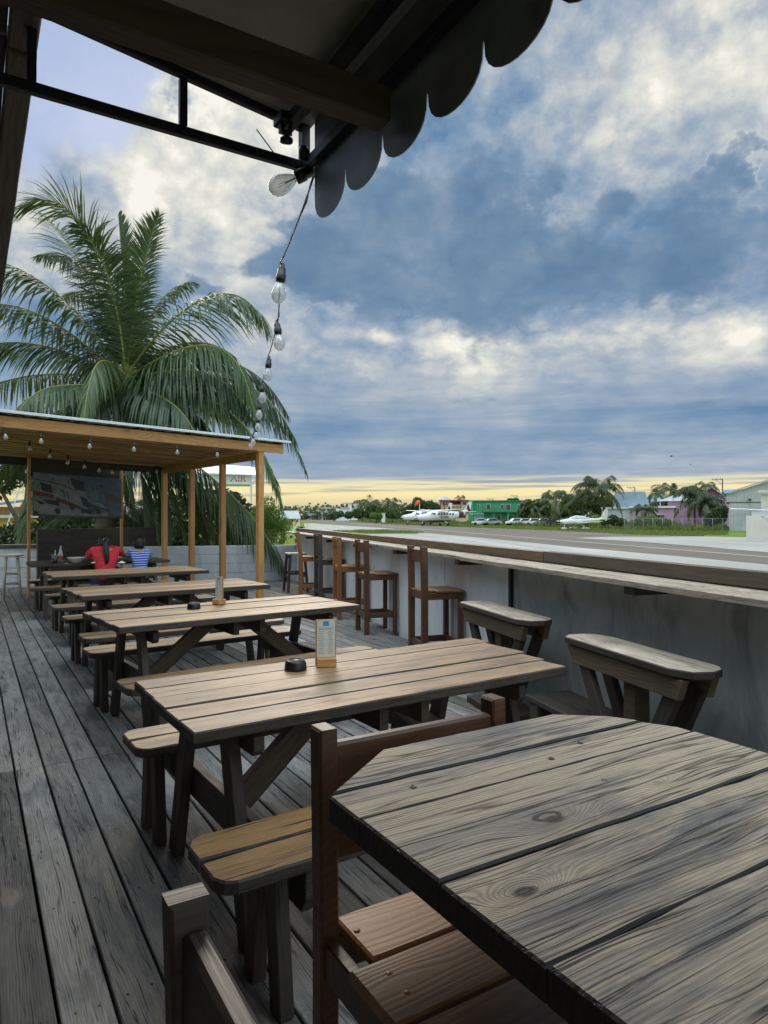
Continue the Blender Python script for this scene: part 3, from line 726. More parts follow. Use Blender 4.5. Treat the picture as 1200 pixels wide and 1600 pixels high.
# ================================================================ high pedestal benches in front of the grey wall
def pedestal(label, loc, rz, L=1.05, seed=0):
    t = empty('high_bench', label, 'bench', loc, rz, 'pedestal benches by the grey wall')
    h = L/2; m = MB()
    out = [(-h,-.02),(-h+.03,-.09),(-h+.09,-.13),(h-.14,-.13),(h-.04,-.09),(h,-.03),(h,.08),(h-.05,.13),(-h+.12,.13),(-h+.02,.08)]
    m.prism(out, .712, .75, I4, .005, mat=1, top=0); m.build('seat', [M_['pale'], M_['edge']], t)
    m = MB()
    for s in (-1, 1): m.prism([(-h+.06,.10),(-h+.10,0),(h-.10,0),(h-.02,.10)], -.02, .02, Matrix.Translation((0, s*.085, .604)) @ Matrix.Rotation(math.pi/2,4,'X'))
    m.build('side_rail', M_['edge_green'], t)
    m = MB(); m.box(-.045, .045, -.045, .045, 0, .604); m.build('post', M_['edge_green'], t)
    for s in (-1, 1):
        for q in (-1, 1):
            m = MB(); m.beam((s*.10, q*.066, .12), (s*(h-.15), q*.066, .64), .04, .085, (0,0,1)); m.build('brace', M_['edge'], t)
    m = MB(); m.box(-.30, .30, -.16, .16, 0, .05); m.build('base', M_['edge'], t)
    return t
AL = math.pi/2 + WRZ
pedestal('nearer high bench on a post with pale worn seat, by the stained grey wall', (2.97, 2.36, 0), AL, 1.04)
pedestal('farther high bench on a post, between the wall chairs and its twin bench', (3.40, 3.89, 0), AL, 1.12)
st = empty('foot_step', 'low dark weathered plank step against the grey wall between the high benches', 'step', tuple(bw(2.42, 3.55)), AL)
m = MB(); m.board(-.95, .55, -.17, .0, .22, .258, seed=5); m.board(-.95, .55, .006, .17, .22, .258, seed=6); m.build('tread', M_['edge'], st)
for x in (-.85, -.1, .45): MB().box(x-.05, x+.05, -.16, .16, 0, .218).build('support', M_['edge'], st)

# ================================================================ things on the tables
def bowl(label, x, y, z):
    o = MB().lathe([(.050,0),(.050,.004),(.047,.030),(.041,.041),(.036,.0425),(.033,.0425),(.032,.046),(.029,.046),(.028,.042),(0,.042)], seg=32).build('bowl', M_['black'])
    o.location = (x, y, z); return tag(o, label, 'bowl', 'upside down black bowls on the tables')
x, y = bp(462, 1046, .76); bowl('upside down shiny black bowl left of the menu card on the nearest picnic table', x, y, .7615)
x, y = bp(303, 951, .76); bowl('upside down black bowl on the second nearest picnic table, left of its menu holder', x, y, .7625)
def menu(label, x, y, z, rz):
    t = empty('menu_holder', label, 'menu holder', (x, y, z), rz, 'menu cards in wooden blocks')
    m = MB(); m.box(-.044, .044, -.036, .030, 0, .038, ch=.002, tint=.6); m.build('base', M_['pine'], t)
    m = MB(); m.box(-.047, .047, -.004, .004, .022, .212, T(0,0,0), ch=.001); m.build('board', M_['pine'], t)
    cd = MB(); cd.box(-.0415, .0415, -.0062, -.0045, .040, .208, ch=0); cdo = cd.build('card', M_['paper'], t)
    k = MB(); r = random.Random(2); Y = -.0066
    def dash(x0, x1, z0, h): k.poly([(x0,Y,z0),(x1,Y,z0),(x1,Y,z0+h),(x0,Y,z0+h)])
    dash(-.040,.040,.178,.0006)
    xx = -.032
    while xx < .030: L = r.uniform(.003,.009); dash(xx, min(xx+L,.032), .168, .0034); xx += L+.0016
    for col in (-.036, .006):
        z_ = .158
        for i in range(14):
            wd_ = r.uniform(.016,.029); x0 = col+(.030-wd_)/2; xx = x0
            while xx < x0+wd_: L = r.uniform(.002,.006); dash(xx, min(xx+L, x0+wd_), z_, .0019); xx += L+.0013
            z_ -= .0078
    k.build('small_print', M_['ink'], cdo)
    p = MB(); p.poly([(-.014,Y,.184),(.014,Y,.184),(.014,Y,.205),(-.014,Y,.205)]); p.build('picture', M_['blue_print'], cdo)
    return t
x, y = bp(509, 1040, .76); menu('tall menu card in a wooden block on the nearest picnic table', x, y, .7605, R(-16))
x, y = bp(343, 944, .76); menu('menu card turned nearly edge on in a wooden block on the second nearest picnic table', x, y, .762, R(-72))
# table of the guests
o = MB().lathe([(0,0),(.055,0),(.06,.008),(.10,.035),(.135,.075),(.138,.075),(.132,.070),(.098,.030),(.055,.012),(0,.010)], seg=28).build('salad_bowl', M_['white'])
o.location = (*bp(120, 879, .76), .7615); tag(o, 'wide white bowl left of the woman in red on the farthest table', 'bowl')
o = MB().tube([(0,0,0),(.13,.05,.06)], .006, 6).build('spoon', M_['steel']); o.location = (bp(122, 879,.76)[0], bp(122,879,.76)[1], .79); tag(o, 'spoon standing out of the wide white bowl', 'spoon')
cup = empty('drink_cup', 'clear cup of dark drink with a white straw beside the glass bottle', 'cup', (*bp(86, 880, .76), .7615))
MB().lathe([(0,0),(.034,0),(.04,.065),(.036,.065),(.03,.004)], seg=20).build('drink', plain('cola', (.03,.012,.008), .2), cup)
MB().lathe([(.041,.066),(.047,.12),(.049,.12),(.049,.124),(.045,.124),(.040,.066)], seg=20).build('rim', M_['glass'], cup)
MB().tube([(0,0,.03),(.004,0,.19)], .004, 6).build('straw', M_['white'], cup)
bt = empty('glass_bottle', 'clear glass bottle with a red label right of the drink cup', 'bottle', (*bp(95, 879, .76), .7615))
MB().lathe([(0,0),(.030,0),(.031,.12),(.028,.145),(.013,.19),(.012,.235),(.014,.236),(.014,.245),(0,.245)], seg=20).build('glass', M_['glass'], bt)
MB().lathe([(.0316,.06),(.0316,.10)], seg=20).build('label', M_['red_cloth'], bt)
for i, (px, py, s) in enumerate([(148,880,.05),(104,881,.02),(190,880,.07)]):
    m = MB(); r = random.Random(i+5)
    n = 9; vs = [(r.uniform(.8,1.1)*s*math.cos(k*2*math.pi/n), .8*s*math.sin(k*2*math.pi/n), r.uniform(0,.006)) for k in range(n)]+[(0,0,s*.45)]
    m.add(vs, [[k, (k+1) % n, n] for k in range(n)]); o = m.build('napkin', M_['white']); o.location = (*bp(px, py, .76), .763)
    tag(o, ['crumpled white napkin just left of the woman in red', 'tiny white napkin scrap between bottle and bowl', 'white paper under the hand of the woman in red'][i], 'napkin')

# ================================================================ awning over the camera
aw = empty('awning', 'dark awning with iron frame, heavy timber and scalloped metal edge over the near tables', 'awning', (.9, 0, 0))
AX = .91
loc = Matrix.Translation((-.9, 0, 0))
m = MB(); m.box(-.35, AX, 1.975, 1.995, 2.545, 2.575, loc, ch=.002); m.build('lower_rail', M_['iron'], aw)
m = MB(); m.beam((-.35, 1.985, 2.835), (AX, 1.985, 2.685), .022, .03, (0,0,1)); m.v = [loc @ q for q in m.v]; m.build('rafter_rail', M_['iron'], aw)
for x in (.525, .135): 
    m = MB(); m.box(x-.011, x+.011, 1.976, 1.994, 2.576, 2.715+(.525-x)*.115, loc, ch=.002); m.build('strut', M_['iron'], aw)
m = MB(); m.box(AX-.015, AX+.012, 1.97, 2.0, 2.54, 2.69, loc, ch=.002); m.build('strut', M_['iron'], aw)
m = MB(); m.box(AX-.018, AX+.006, -2.2, 1.969, 2.535, 2.567, loc, ch=.002); m.build('edge_rail', M_['iron'], aw)
m = MB(); m.box(.81, .845, -2.2, 1.96, 2.625, 2.655, loc, ch=.002); m.build('edge_rail', M_['iron'], aw)
for x, z in ((.53,2.685),(.05,2.74)):
    m = MB(); m.box(x-.025, x+.025, -2.2, 1.50, z-.02, z+.02, loc, ch=.002); m.build('purlin', M_['iron'], aw)
roofm = plain('awning_underside', (.34,.33,.31), .75, var=.25, scale=3, bump=.2)
m = MB()
m.loft([[Vector((x, -2.3, z)) + Vector((-.9,0,0)), Vector((x, 2.0, z)) + Vector((-.9,0,0)), Vector((x, 2.0, z+.006)) + Vector((-.9,0,0)), Vector((x, -2.3, z+.006)) + Vector((-.9,0,0))] for x, z in ((-1.4, 2.98), (AX+.02, 2.69))], smooth=False)
m.build('roof_sheet', roofm, aw, fix=True)
# heavy timber
m = MB(); m.box(-.6, .895, 1.44, 1.50, 2.43, 2.52, loc, ch=.005); m.build('timber', M_['beam'], aw)
bk = Vector((*wd(447, 2.06), 0)) - Vector((.9,0,0))
m = MB(); m.box(-.03,.03,-.03,.03, zz(196,2.06), zz(178,2.06), Matrix.Translation(bk), ch=.006); m.tube([bk+Vector((-.012,0,zz(196,2.06))), bk+Vector((-.013,0,zz(206,2.06)))], .006, 8); m.tube([bk+Vector((.012,0,zz(196,2.06))), bk+Vector((.013,0,zz(208,2.06)))], .006, 8)
m.lathe([(0,0),(.008,.003),(.02,.008),(.02,.016),(.008,.02),(.008,.028),(.016,.032),(.010,.04),(0,.042)], Matrix.Translation(bk+Vector((0,0,zz(224,2.06)))), 12); m.build('hook', M_['iron'], aw)
m = MB(); m.tube([Vector((*wd(400,2.02), zz(200,2.02)))-Vector((.9,0,0)), Vector((*wd(428,2.06), zz(238,2.06)))-Vector((.9,0,0))], .0018, 6); m.build('wire_end', M_['iron'], aw)
m = MB(); m.lathe([(0,-.02),(.014,-.018),(.019,0),(.015,.016),(0,.02)], Matrix.Translation(Vector((*wd(475,2.12), zz(237,2.12)))-Vector((.9,0,0))), 12); m.build('clip', M_['iron'], aw)
# scalloped valance
def scallops():
    pts = []
    y = 1.93; P = .205; top = 2.69; cus = 2.445; bot = 2.352
    prof = []
    while y > -2.0:
        for k in range(13):
            a = math.pi*k/12; prof.append((y-P/2+P/2*math.cos(a)*.985, cus-(cus-bot)*math.sin(a)**.72))
        y -= P
    vs = []; fs = []
    for x in (AX+.008, AX+.011):
        for (yy, z) in prof: vs += [(x-.9, yy, z), (x-.9, yy, top)]
    n = len(prof)
    for i in range(n-1):
        fs.append([2*i, 2*i+1, 2*i+3, 2*i+2]); q = 2*n; fs.append([q+2*i, q+2*i+2, q+2*i+3, q+2*i+1])
        fs.append([2*i, 2*i+2, q+2*i+2, q+2*i]); fs.append([2*i+1, q+2*i+1, q+2*i+3, 2*i+3])
    return MB().add(vs, fs)
valm = plain('valance_metal', (.24,.25,.27), .45, .4, var=.35, scale=7, bump=.1)
scallops().build('valance', valm, aw)
# house eave at the upper left
ev = empty('house_eave', 'dark roof eave with grey fascia boards at the upper left edge', 'eave', (0, 3, 0))
el_ = Matrix.Translation((0, -3, 0))
eavem = wood('eave_wood', (.11,.095,.08), (.07,.06,.05), None, 0, .5, .65, 45, .3, .4, .2, .3)
for nm, x0, x1, z0, z1, mt in (('fascia', .085, .155, 2.705, 2.78, eavem), ('soffit', -.04, .083, 2.74, 2.77, M_['edge']), ('soffit', -.20, -.042, 2.72, 2.75, M_['beam'])):
    m = MB()
    for k in range(7):
        y0 = -1.5+k*1.2; m.board(y0, y0+1.195, -(x1), -(x0), z0+(k % 3)*.004, z1, el_ @ Matrix.Rotation(math.pi/2,4,'Z'), seed=k, ch=.004)
    m.build(nm, mt, ev)
hw = empty('house_wall', 'plank wall of the bar building left of the deck, outside the frame', 'wall', (-1.0, 2, 0))
m = MB()
for k in range(16): m.box(-.02, .02, -4+k*.65, -4+k*.65+.64, 0, 2.72, ch=.004)
m.build('cladding', M_['ply'], hw)
m = MB(); m.box(-1.6, .80, -4.0, 8.5, 2.79, 2.83, ch=0); m.build('roof', roofm, hw)

# ================================================================ pergola
A = Vector((4.10, 10.70, 0)); ux = Vector((.983, .186, 0)).normalized(); uy = Vector((-.186, .983, 0)).normalized()
def pg(a, b, z): return A + ux*a + uy*b + Vector((0,0,z))
pr = empty('pergola', 'orange pine pergola with white metal roof over the far tables', 'pergola', tuple(A))
def loc_(mb): mb.v = [q-A for q in mb.v]; return mb
FZ = lambda a: 2.505 - .019*a     # bottom of the front beam: rises to the left
posts = [(0,0),(-.0,1.25),(0,2.45),(0,3.66)]
for i, (a, b) in enumerate(posts):
    m = MB(); q = .05 if i == 0 else .047
    p0 = pg(a, b, 0); m.beam(p0, p0+Vector((0,0,FZ(a)-(.002 if i == 0 else .12))), q*2, q*2, tuple(uy)); loc_(m).build('post', M_['pine'], pr)
for px, py in ((45, 934),(190, 917)):
    p = Vector((*bp(px, py, 0), 0)); m = MB(); m.beam(p, p+Vector((0,0,2.48)), .05, .05, tuple(uy)); loc_(m).build('post', M_['pine'], pr)
    if px == 45: PL = p
    else: PR = p
BL = -5.6
m = MB(); m.beam(pg(.42, -.045, FZ(.42)+.073), pg(BL, -.045, FZ(BL)+.073), .042, .145, (0,0,1)); loc_(m).build('front_beam', M_['pine'], pr)
m = MB(); m.beam(pg(0, .06, FZ(0)-.06), pg(0, 3.75, 2.38), .045, .13, (0,0,1)); loc_(m).build('side_beam', M_['pine'], pr)
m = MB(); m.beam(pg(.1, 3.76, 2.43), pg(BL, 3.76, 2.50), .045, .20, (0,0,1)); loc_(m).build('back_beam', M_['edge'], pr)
m = MB()
for k in range(15):
    b = -.02+k*.262
    if b > 3.6: break
    m.beam(pg(.38, b+.14, FZ(.38)+.10-.042*b), pg(BL, b+.14, FZ(BL)+.10-.042*b), .205, .036, (0,0,1))
loc_(m).build('purlins', M_['pine_shade'], pr)
m = MB(); ks = [-.45-.80*i for i in range(7)]+[.33]
for a in ks: m.beam(pg(a, -.12, FZ(a)+.163), pg(a, 3.8, FZ(a)+.163-.165), .075, .03, (0,0,1), tint=.1)
loc_(m).build('rafters', M_['edge'], pr)
m = MB()
vs = []; N = 90
for i in range(N+1):
    a = .50+(BL-.50)*i/N; z = FZ(a)+.178+.009*math.sin(i*2.2)
    for b, dz in ((-.16,.006),(3.95,-.165)): vs += [pg(a, b, z+dz), pg(a, b, z+dz+.016)]
fs = []
for i in range(N):
    q = 4*i; fs += [[q,q+4,q+6,q+2],[q+1,q+3,q+7,q+5],[q,q+1,q+5,q+4],[q+2,q+6,q+7,q+3]]
m.add(vs, fs); loc_(m).build('roof_sheet', M_['white_metal'], pr, fix=True)
m = MB(); m.beam(pg(.50, -.17, FZ(.5)+.192), pg(BL, -.17, FZ(BL)+.192), .012, .036, (0,0,1)); loc_(m).build('edge_trim', M_['white_metal'], pr)
# ceiling boards between
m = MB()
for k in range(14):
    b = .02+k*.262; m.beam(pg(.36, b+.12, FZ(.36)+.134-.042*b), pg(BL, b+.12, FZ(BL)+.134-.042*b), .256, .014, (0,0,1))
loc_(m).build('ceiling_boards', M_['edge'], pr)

# dark boards behind the guests
db = empty('backboard', 'dark plywood screen behind the farthest table and the guests', 'screen', tuple(Vector((*bp(62, 925, 0), 0))))
p0 = Vector(db.location); p1 = Vector((*bp(247, 905, 0), 0)); p1 = Vector((p1.x, p1.y, 0))
dd = (p1-p0).normalized(); nn = Vector((-dd.y, dd.x, 0)); L = (p1-p0).length
m = MB()
for k in range(4): m.box(L*k/4, L*(k+1)/4-.006, .05, .07, .02, 1.19, frame((0,0,0), dd), ch=.003)
m.build('panel', M_['ply'], db)
m = MB()
for x in (.02, L/2, L-.06): m.box(x, x+.05, .072, .12, 0, 1.17, frame((0,0,0), dd))
m.build('batten', M_['edge'], db)
# ================================================================ printed banner between the poles
bn = empty('photo_banner', 'large printed photo banner of white buildings and vehicles between the pergola poles', 'banner', tuple((PL+PR)/2))
bdir = (PR-PL).normalized(); bL = (PR-PL).length; bnrm = Vector((-bdir.y, bdir.x, 0))
def bpt(u, v, lay=0):    # u 0..1 along, v 0..1 down; banner plane, lay = print layer towards the viewer
    zt = 2.235-.035*u-.0; zb = 1.445-.03*u
    return PL-(PL+PR)/2 + bdir*(.05+u*(bL-.10)) - bnrm*(.045+.0012*lay) + Vector((0,0,zt+(zb-zt)*v))
pm = lambda nm, c: plain(nm, tuple(q*.62 for q in c), .5, var=.35, scale=9)
BM = {'sky': pm('print_sky', (.10,.15,.24)), 'wh': pm('print_white', (.27,.31,.33)), 'gy': pm('print_grey', (.12,.15,.165)), 'dk': pm('print_dark', (.022,.026,.032)),
      'rd': pm('print_red', (.20,.018,.022)), 'gr': pm('print_ground', (.13,.085,.06)), 'lt': pm('print_light', (.36,.37,.37)), 'gn': pm('print_green', (.14,.19,.19))}
q = MB(); a, b, c_, d_ = bpt(0,0), bpt(1,0), bpt(1,1), bpt(0,1)
off = bnrm*.012
q.add([a,b,c_,d_,a+off,b+off,c_+off,d_+off], [[0,3,2,1],[4,5,6,7],[0,1,5,4],[2,3,7,6],[1,2,6,5],[0,4,7,3]])
q.build('sheet', BM['sky'], bn)
def pr_(nm, key, polys, lay):
    m = MB()
    for P_ in polys: m.poly([bpt(u, v, lay) for u, v in P_])
    return m.build(nm, BM[key], bn)
pr_('printed_houses', 'wh', [[(0,0.02),(.38,.06),(.40,.22),(.50,.30),(.62,.5),(.62,.62),(.85,.85),(.6,.99),(0,.96)], [(.60,.62),(.75,.66),(.82,.80),(.86,.97),(.55,.97)]], 1)
pr_('printed_roofs', 'gn', [[(.53,.22),(.70,.30),(.74,.62),(.58,.55)]], 2)
pr_('printed_ship', 'gy', [[(.77,.55),(1,.62),(1,.97),(.84,.97),(.82,.75)]], 2)
pr_('printed_ship_deck', 'gr', [[(.76,.34),(1,.50),(1,.64),(.80,.55)]], 3)
pr_('printed_band', 'rd', [[(0,.42),(.21,.50),(.21,.56),(0,.53)],[(.225,.54),(.50,.74),(.50,.82),(.24,.65)]], 3)
pr_('printed_openings', 'dk', [[(.06,.22),(.18,.27),(.20,.46),(.09,.42)],[(.38,.08),(.53,.14),(.55,.38),(.44,.34)],[(.49,.48),(.58,.56),(.61,.76),(.54,.74)],[(.10,.60),(.26,.64),(.27,.76),(.13,.70)],[(.37,.68),(.42,.74),(.44,.82),(.39,.84)],
    [(.50,.78),(.64,.86),(.62,.93),(.52,.90)],[(.67,.76),(.73,.80),(.74,.92),(.70,.92)],[(.30,.38),(.315,.385),(.34,.55),(.325,.54)],[(.34,.40),(.355,.405),(.38,.58),(.365,.57)],[(0,.86),(.05,.90),(.06,.97),(0,.97)],
    [(0,.15),(.25,.22),(.45,.36),(.45,.38),(.25,.24),(0,.17)],[(.62,.70),(.85,.82),(.85,.84),(.62,.72)],[(0,.555),(.22,.575),(.22,.59),(0,.57)]], 4)
pr_('printed_vehicles', 'lt', [[(0,.60),(.07,.63),(.12,.72),(.24,.80),(.33,.86),(.38,.95),(.37,.98),(.12,.94),(.05,.86),(0,.84)],[(.42,.93),(.55,.90),(.68,.97),(.52,.985)]], 5)
pr_('printed_vehicle_window', 'dk', [[(.01,.61),(.08,.66),(.12,.72),(.07,.73)],[(.21,.84),(.245,.80),(.275,.83),(.28,.93),(.24,.95)]], 6)
pr_('printed_ground', 'gr', [[(0,.95),(.14,.955),(.4,.985),(1,.975),(1,1),(0,1)]], 7)
pr_('printed_lights', 'dk', [[(u,v),(u+.012,v+.005),(u+.013,v+.07),(u+.001,v+.065)] for u, v in ((.19,.10),(.36,.12),(.53,.16),(.64,.28),(.73,.18),(.75,.20),(.20,.33),(.28,.36),(.55,.30),(.04,.28))], 8)
# top valance of the banner
m = MB(); m.box(0, bL-.06, .03, .05, 2.17, 2.50, frame(PL-(PL+PR)/2+bdir*.03, bdir)); m.build('top_board', M_['ply'], bn)
m = MB(); m.box(0, bL-.08, -.06, -.04, 1.395, 1.418, frame(PL-(PL+PR)/2+bdir*.04, bdir)); m.build('bottom_rail', M_['edge'], bn)

# ================================================================ the guests
def skin(name, pts, edges, mat, parent=None, sub=2, root=0):
    me = bpy.data.meshes.new(name); me.from_pydata([p[:3] for p in pts], edges, []); me.materials.append(mat)
    o = bpy.data.objects.new(name, me); C.objects.link(o)
    sk = o.modifiers.new('skin', 'SKIN'); ly = me.skin_vertices[0] if me.skin_vertices else None
    if ly is None:
        b = bmesh.new(); b.from_mesh(me); b.verts.layers.skin.verify(); b.to_mesh(me); b.free(); ly = me.skin_vertices[0]
    for i, p in enumerate(pts):
        rr = p[3] if isinstance(p[3], tuple) else (p[3], p[3]); ly.data[i].radius = rr; ly.data[i].use_root = (i == root)
    sk.use_smooth_shade = True
    sb = o.modifiers.new('sub', 'SUBSURF'); sb.levels = sub; sb.render_levels = sub
    if parent: o.parent = parent
    return o
def person(label, loc, k, hands, shirt, hips=.55, sh=.93, headz=1.035, shx=.165, heady=.17, lean=.10, hand_off=None):
    # body, seated on a bench, facing +y; k scales the limbs
    P = []; E = []
    def p(x, y, z, r_): P.append((x, y, z, r_)); return len(P)-1
    def e(*a):
        for u, v in zip(a, a[1:]): E.append((u, v))
    pel = p(0, 0, hips, (.125*k,.10*k)); bel = p(0, lean*.35, hips+(sh-hips)*.4, (.115*k,.085*k)); ch = p(0, lean*.8, sh-.07*k, (.125*k,.09*k))
    nk = p(0, lean*1.05, sh+.02, .05*k); n2 = p(0, heady*.85, headz-.06*k, .05*k); hd = p(0, heady, headz, (.075*k,.088*k)); tp = p(0, heady-.005, headz+.07*k, (.06*k,.07*k))
    fc = p(0, heady+.06*k, headz-.035*k, .045*k)
    e(pel, bel, ch, nk, n2, hd, tp); e(hd, fc)
    for s, H in ((-1, hands[0]), (1, hands[1])):
        S_ = p(s*shx, lean*.95, sh-.02, .048*k); el2 = H[0]; hd2 = H[1]
        E1 = p(*el2, .036*k); wv_ = Vector(hd2)-Vector(el2); wr = p(*(Vector(el2)+wv_*.86), .024*k)
        pm_ = p(*(Vector(hd2)+wv_.normalized()*.02), (.034*k,.015*k)); e(ch, S_, E1, wr, pm_)
        f = wv_.normalized(); sd = f.cross(Vector((0,0,1))).normalized()
        for q, L in ((-.024,.05),(-.008,.062),(.008,.058),(.024,.046)):
            b0 = Vector(hd2)+f*.035+sd*q*k; a1 = p(*b0, .0085*k); a2 = p(*(b0+f*L*.6*k+Vector((0,0,-.006))), .0075*k); a3 = p(*(b0+f*L*k+Vector((0,0,-.018))), .006*k); e(pm_, a1, a2, a3)
        b0 = Vector(hd2)-sd*s*.03*k; a1 = p(*b0, .010*k); a2 = p(*(b0+f*.04*k-sd*s*.012*k), .0085*k); e(wr, a1, a2)
        hp = p(s*.085*k, .05, hips-.03, .085*k); kn = p(s*.10*k, .43*k, hips-.04, .062*k); an = p(s*.10*k, .40*k, max(.08, hips-.04-.40*k), .042*k); to = p(s*.10*k, .53*k, max(.045, hips-.07-.41*k), .035*k); e(pel, hp, kn, an, to)
    body = skin('person', P, E, M_['skin']); body.location = loc
    tag(body, label, 'person')
    # shirt
    P = []; E = []
    pel = p(0, -.005, hips-.06, (.150*k,.125*k)); b2 = p(0, .02, hips+.05, (.148*k,.118*k)); bel = p(0, lean*.35, hips+(sh-hips)*.45, (.150*k,.112*k)); ch = p(0, lean*.78, sh-.075*k, (.150*k,.115*k)); nk = p(0, lean, sh+.005, (.075*k,.07*k)); n3 = p(0, lean*1.1, sh+.03*k, (.062*k,.058*k))
    e(pel, b2, bel, ch, nk, n3)
    for s, H in ((-1, hands[0]), (1, hands[1])):
        S_ = p(s*shx, lean*.95, sh-.025, .068*k); q = Vector((s*shx, lean*.95, sh-.02)).lerp(Vector(H[0]), .72); c3 = p(*q, .060*k); e(ch, S_, c3)
    skin('shirt', P, E, shirt, body)
    P = []; E = []
    pel = p(0, 0, hips-.045, (.155*k,.12*k))
    for s in (-1, 1):
        hp = p(s*.09*k, .08, hips-.03, .098*k); kn = p(s*.10*k, .42*k, hips-.035, .075*k); an = p(s*.10*k, .40*k, max(.14, hips-.36*k), .060*k); e(pel, hp, kn, an)
    skin('trousers', P, E, M_['navy'], body)
    return body
wx, wyy = 1.71, 10.66
W1 = person('person in a red T-shirt with a long dark ponytail, seen from behind on the bench', (wx, wyy, 0), 1.0, (((-.24,.22,.82),(-.12,.44,.800)), ((.30,.26,.86),(.37,.47,.800))), M_['red_cloth'], sh=.965, headz=1.045, heady=.15)
m = MB(); hz = 1.045
m.lathe([(0,.10),(.035,.095),(.068,.07),(.084,.03),(.088,-.01),(.080,-.05),(.060,-.085),(0,-.10)], T(0, .125, hz+.012, 0), 18)
m.build('hair', M_['hair'], W1)
m = MB(); m.tube([(0,.05,hz+.03),(.0,.02,hz+.045),(-.005,-.005,hz),(-.005,-.03,hz-.08),(.0,-.05,hz-.16),(.005,-.06,hz-.25),(.0,-.055,hz-.31)], [.02,.03,.038,.042,.040,.032,.010], 12); m.build('ponytail', M_['hair'], W1)
m = MB(); m.tube([(-.028,.022,hz+.052),(0,.008,hz+.062),(.028,.022,hz+.052)], .008, 8); m.build('hair_tie', M_['white'], W1)
ms, n, b, o_ = newmat('blue_striped_cloth')
p3 = n.new('ShaderNodeTexCoord').outputs['Object']; z_ = n.sep(p3)[2]
sw = n.m('GREATER_THAN', n.m('SINE', n.m('MULTIPLY', n.m('ADD', z_, n.m('MULTIPLY', n.noise(p3, 6, 2), .02)), 2*math.pi/.036)), .35)
n.l.new(n.mix(sw, (.02,.07,.42), (.40,.50,.75)), b.inputs['Base Color']); b.inputs['Roughness'].default_value = .8
W2_ = person('small child in a blue striped T-shirt, on the bench right of the person in red', (2.20, 10.70, 0), .78, (((-.17,.14,.80),(-.14,.34,.79)), ((.17,.16,.80),(.06,.36,.79))), ms, hips=.56, sh=.925, headz=1.02, shx=.12, heady=.07, lean=.05)
m = MB(); m.lathe([(0,.10),(.022,.099),(.04,.094),(.058,.082),(.072,.065),(.081,.043),(.085,.02),(.085,-.005),(.083,-.03),(.078,-.05),(.066,-.065),(.03,-.08)], T(-.0, .052, 1.033), 26)
r = random.Random(6); m.v = [q+Vector((r.uniform(-.006,.006), r.uniform(-.006,.006), r.uniform(-.006,.006))) for q in m.v]; m.build('hair', M_['hair'], W2_)

# ================================================================ light strings
def socket_meshes():
    s = MB(); s.lathe([(0,.075),(.008,.075),(.010,.06),(.017,.052),(.018,.03),(.021,.028),(.021,.0),(.017,-.004),(0,-.004)], seg=16)
    b = MB(); b.lathe([(.012,-.004),(.016,-.012),(.024,-.028),(.031,-.048),(.032,-.062),(.027,-.080),(.015,-.092),(0,-.096)], seg=20)
    f = MB(); f.tube([(0,0,-.004),(0,0,-.04)], .003, 6); f.tube([(-.004,0,-.03),(-.009,0,-.06),(.009,0,-.062),(.004,0,-.03)], .0009, 5)
    return s, b, f
s_, b_, f_ = socket_meshes()
proto = s_.build('socket', M_['black']); pb = b_.build('bulb', M_['glass'], proto); f_.build('filament', M_['steel'], proto)
sock_used = [False]
def light_string(label, ends, bulbs, rad=.0032, anchors=None, group='light strings of clear bulbs'):
    root = empty('string_light', label, 'string lights', tuple(ends[0]), 0, group)
    O = Vector(ends[0]); pts = []
    allp = [Vector(ends[0])] + [Vector(b[0]) + (Vector((0,0,.078*b[2])) if not isinstance(b[1][0], Vector) else -b[1][0]*.07) for b in bulbs] + [Vector(e) for e in ends[1:]]
    m = MB(); r = random.Random(len(bulbs))
    for a, b in zip(allp, allp[1:]):
        L = (b-a).length
        mid = (a+b)/2 + Vector((0,0,-.035*L))
        seg = bez([a, mid, b], 8)
        m.tube([q-O for q in seg], rad, 6)
        m.tube([q-O+Vector((r.uniform(-.004,.004), .006*math.sin(i*2.4), .006*math.cos(i*2.4))) for i, q in enumerate(seg)], rad*.8, 6)
    m.build('cord', M_['black'], root)
    for (p_, (rx, ry), sc) in bulbs:
        c = copy_tree(proto, root); c.location = Vector(p_)-O; c.rotation_euler = (rx, ry, 0) if not isinstance(rx, Vector) else (-rx).to_track_quat('Z', 'Y').to_euler(); c.scale = (sc,)*3
    return root
def at(px, py, d): return Vector((*wd(px, d), zz(py, d)))
# string from the awning corner to the pergola corner
bl = []
seq = [(438,449,3.06),(434.5,529,3.95),(419,580,4.9),(409.5,617,5.85),(405,644,6.8),(402.5,664,7.7),(400,678,8.6),(396,688,9.4),(391.5,694,10.2)]
r = random.Random(2)
first = at(463, 276, 2.14)
bl.append((first, (Vector((-cT*.9, sT*.9, -.42)), 0), 1.0))
for i, (x_, y_, d_) in enumerate(seq): bl.append((at(x_, y_-.03*FPX/d_, d_), (r.uniform(-.12,.12), r.uniform(-.1,.1)), 1.05))
light_string('string of clear bulbs running from the awning corner down to the corner of the pergola', [at(472, 250, 2.14), at(388, 698, 11.0)], bl)
bl = []
for px, py in ((-70,674),(9,681),(64,688),(141,696),(210,701),(277,706),(339,710)):
    k = (px-CX)/FPX; a_ = None
    for t_ in range(0, 600):
        q = pg(-t_*.01, -.11, 0); xx = cT*q.x-sT*q.y; dd_ = sT*q.x+cT*q.y
        if xx/dd_ <= k: a_ = -t_*.01; break
    if a_ is None: continue
    q = pg(a_, -.11, 0); dd_ = sT*q.x+cT*q.y
    bl.append((Vector((q.x, q.y, zz(py-4, dd_))), (r.uniform(-.15,.15), r.uniform(-.1,.1)), .85))
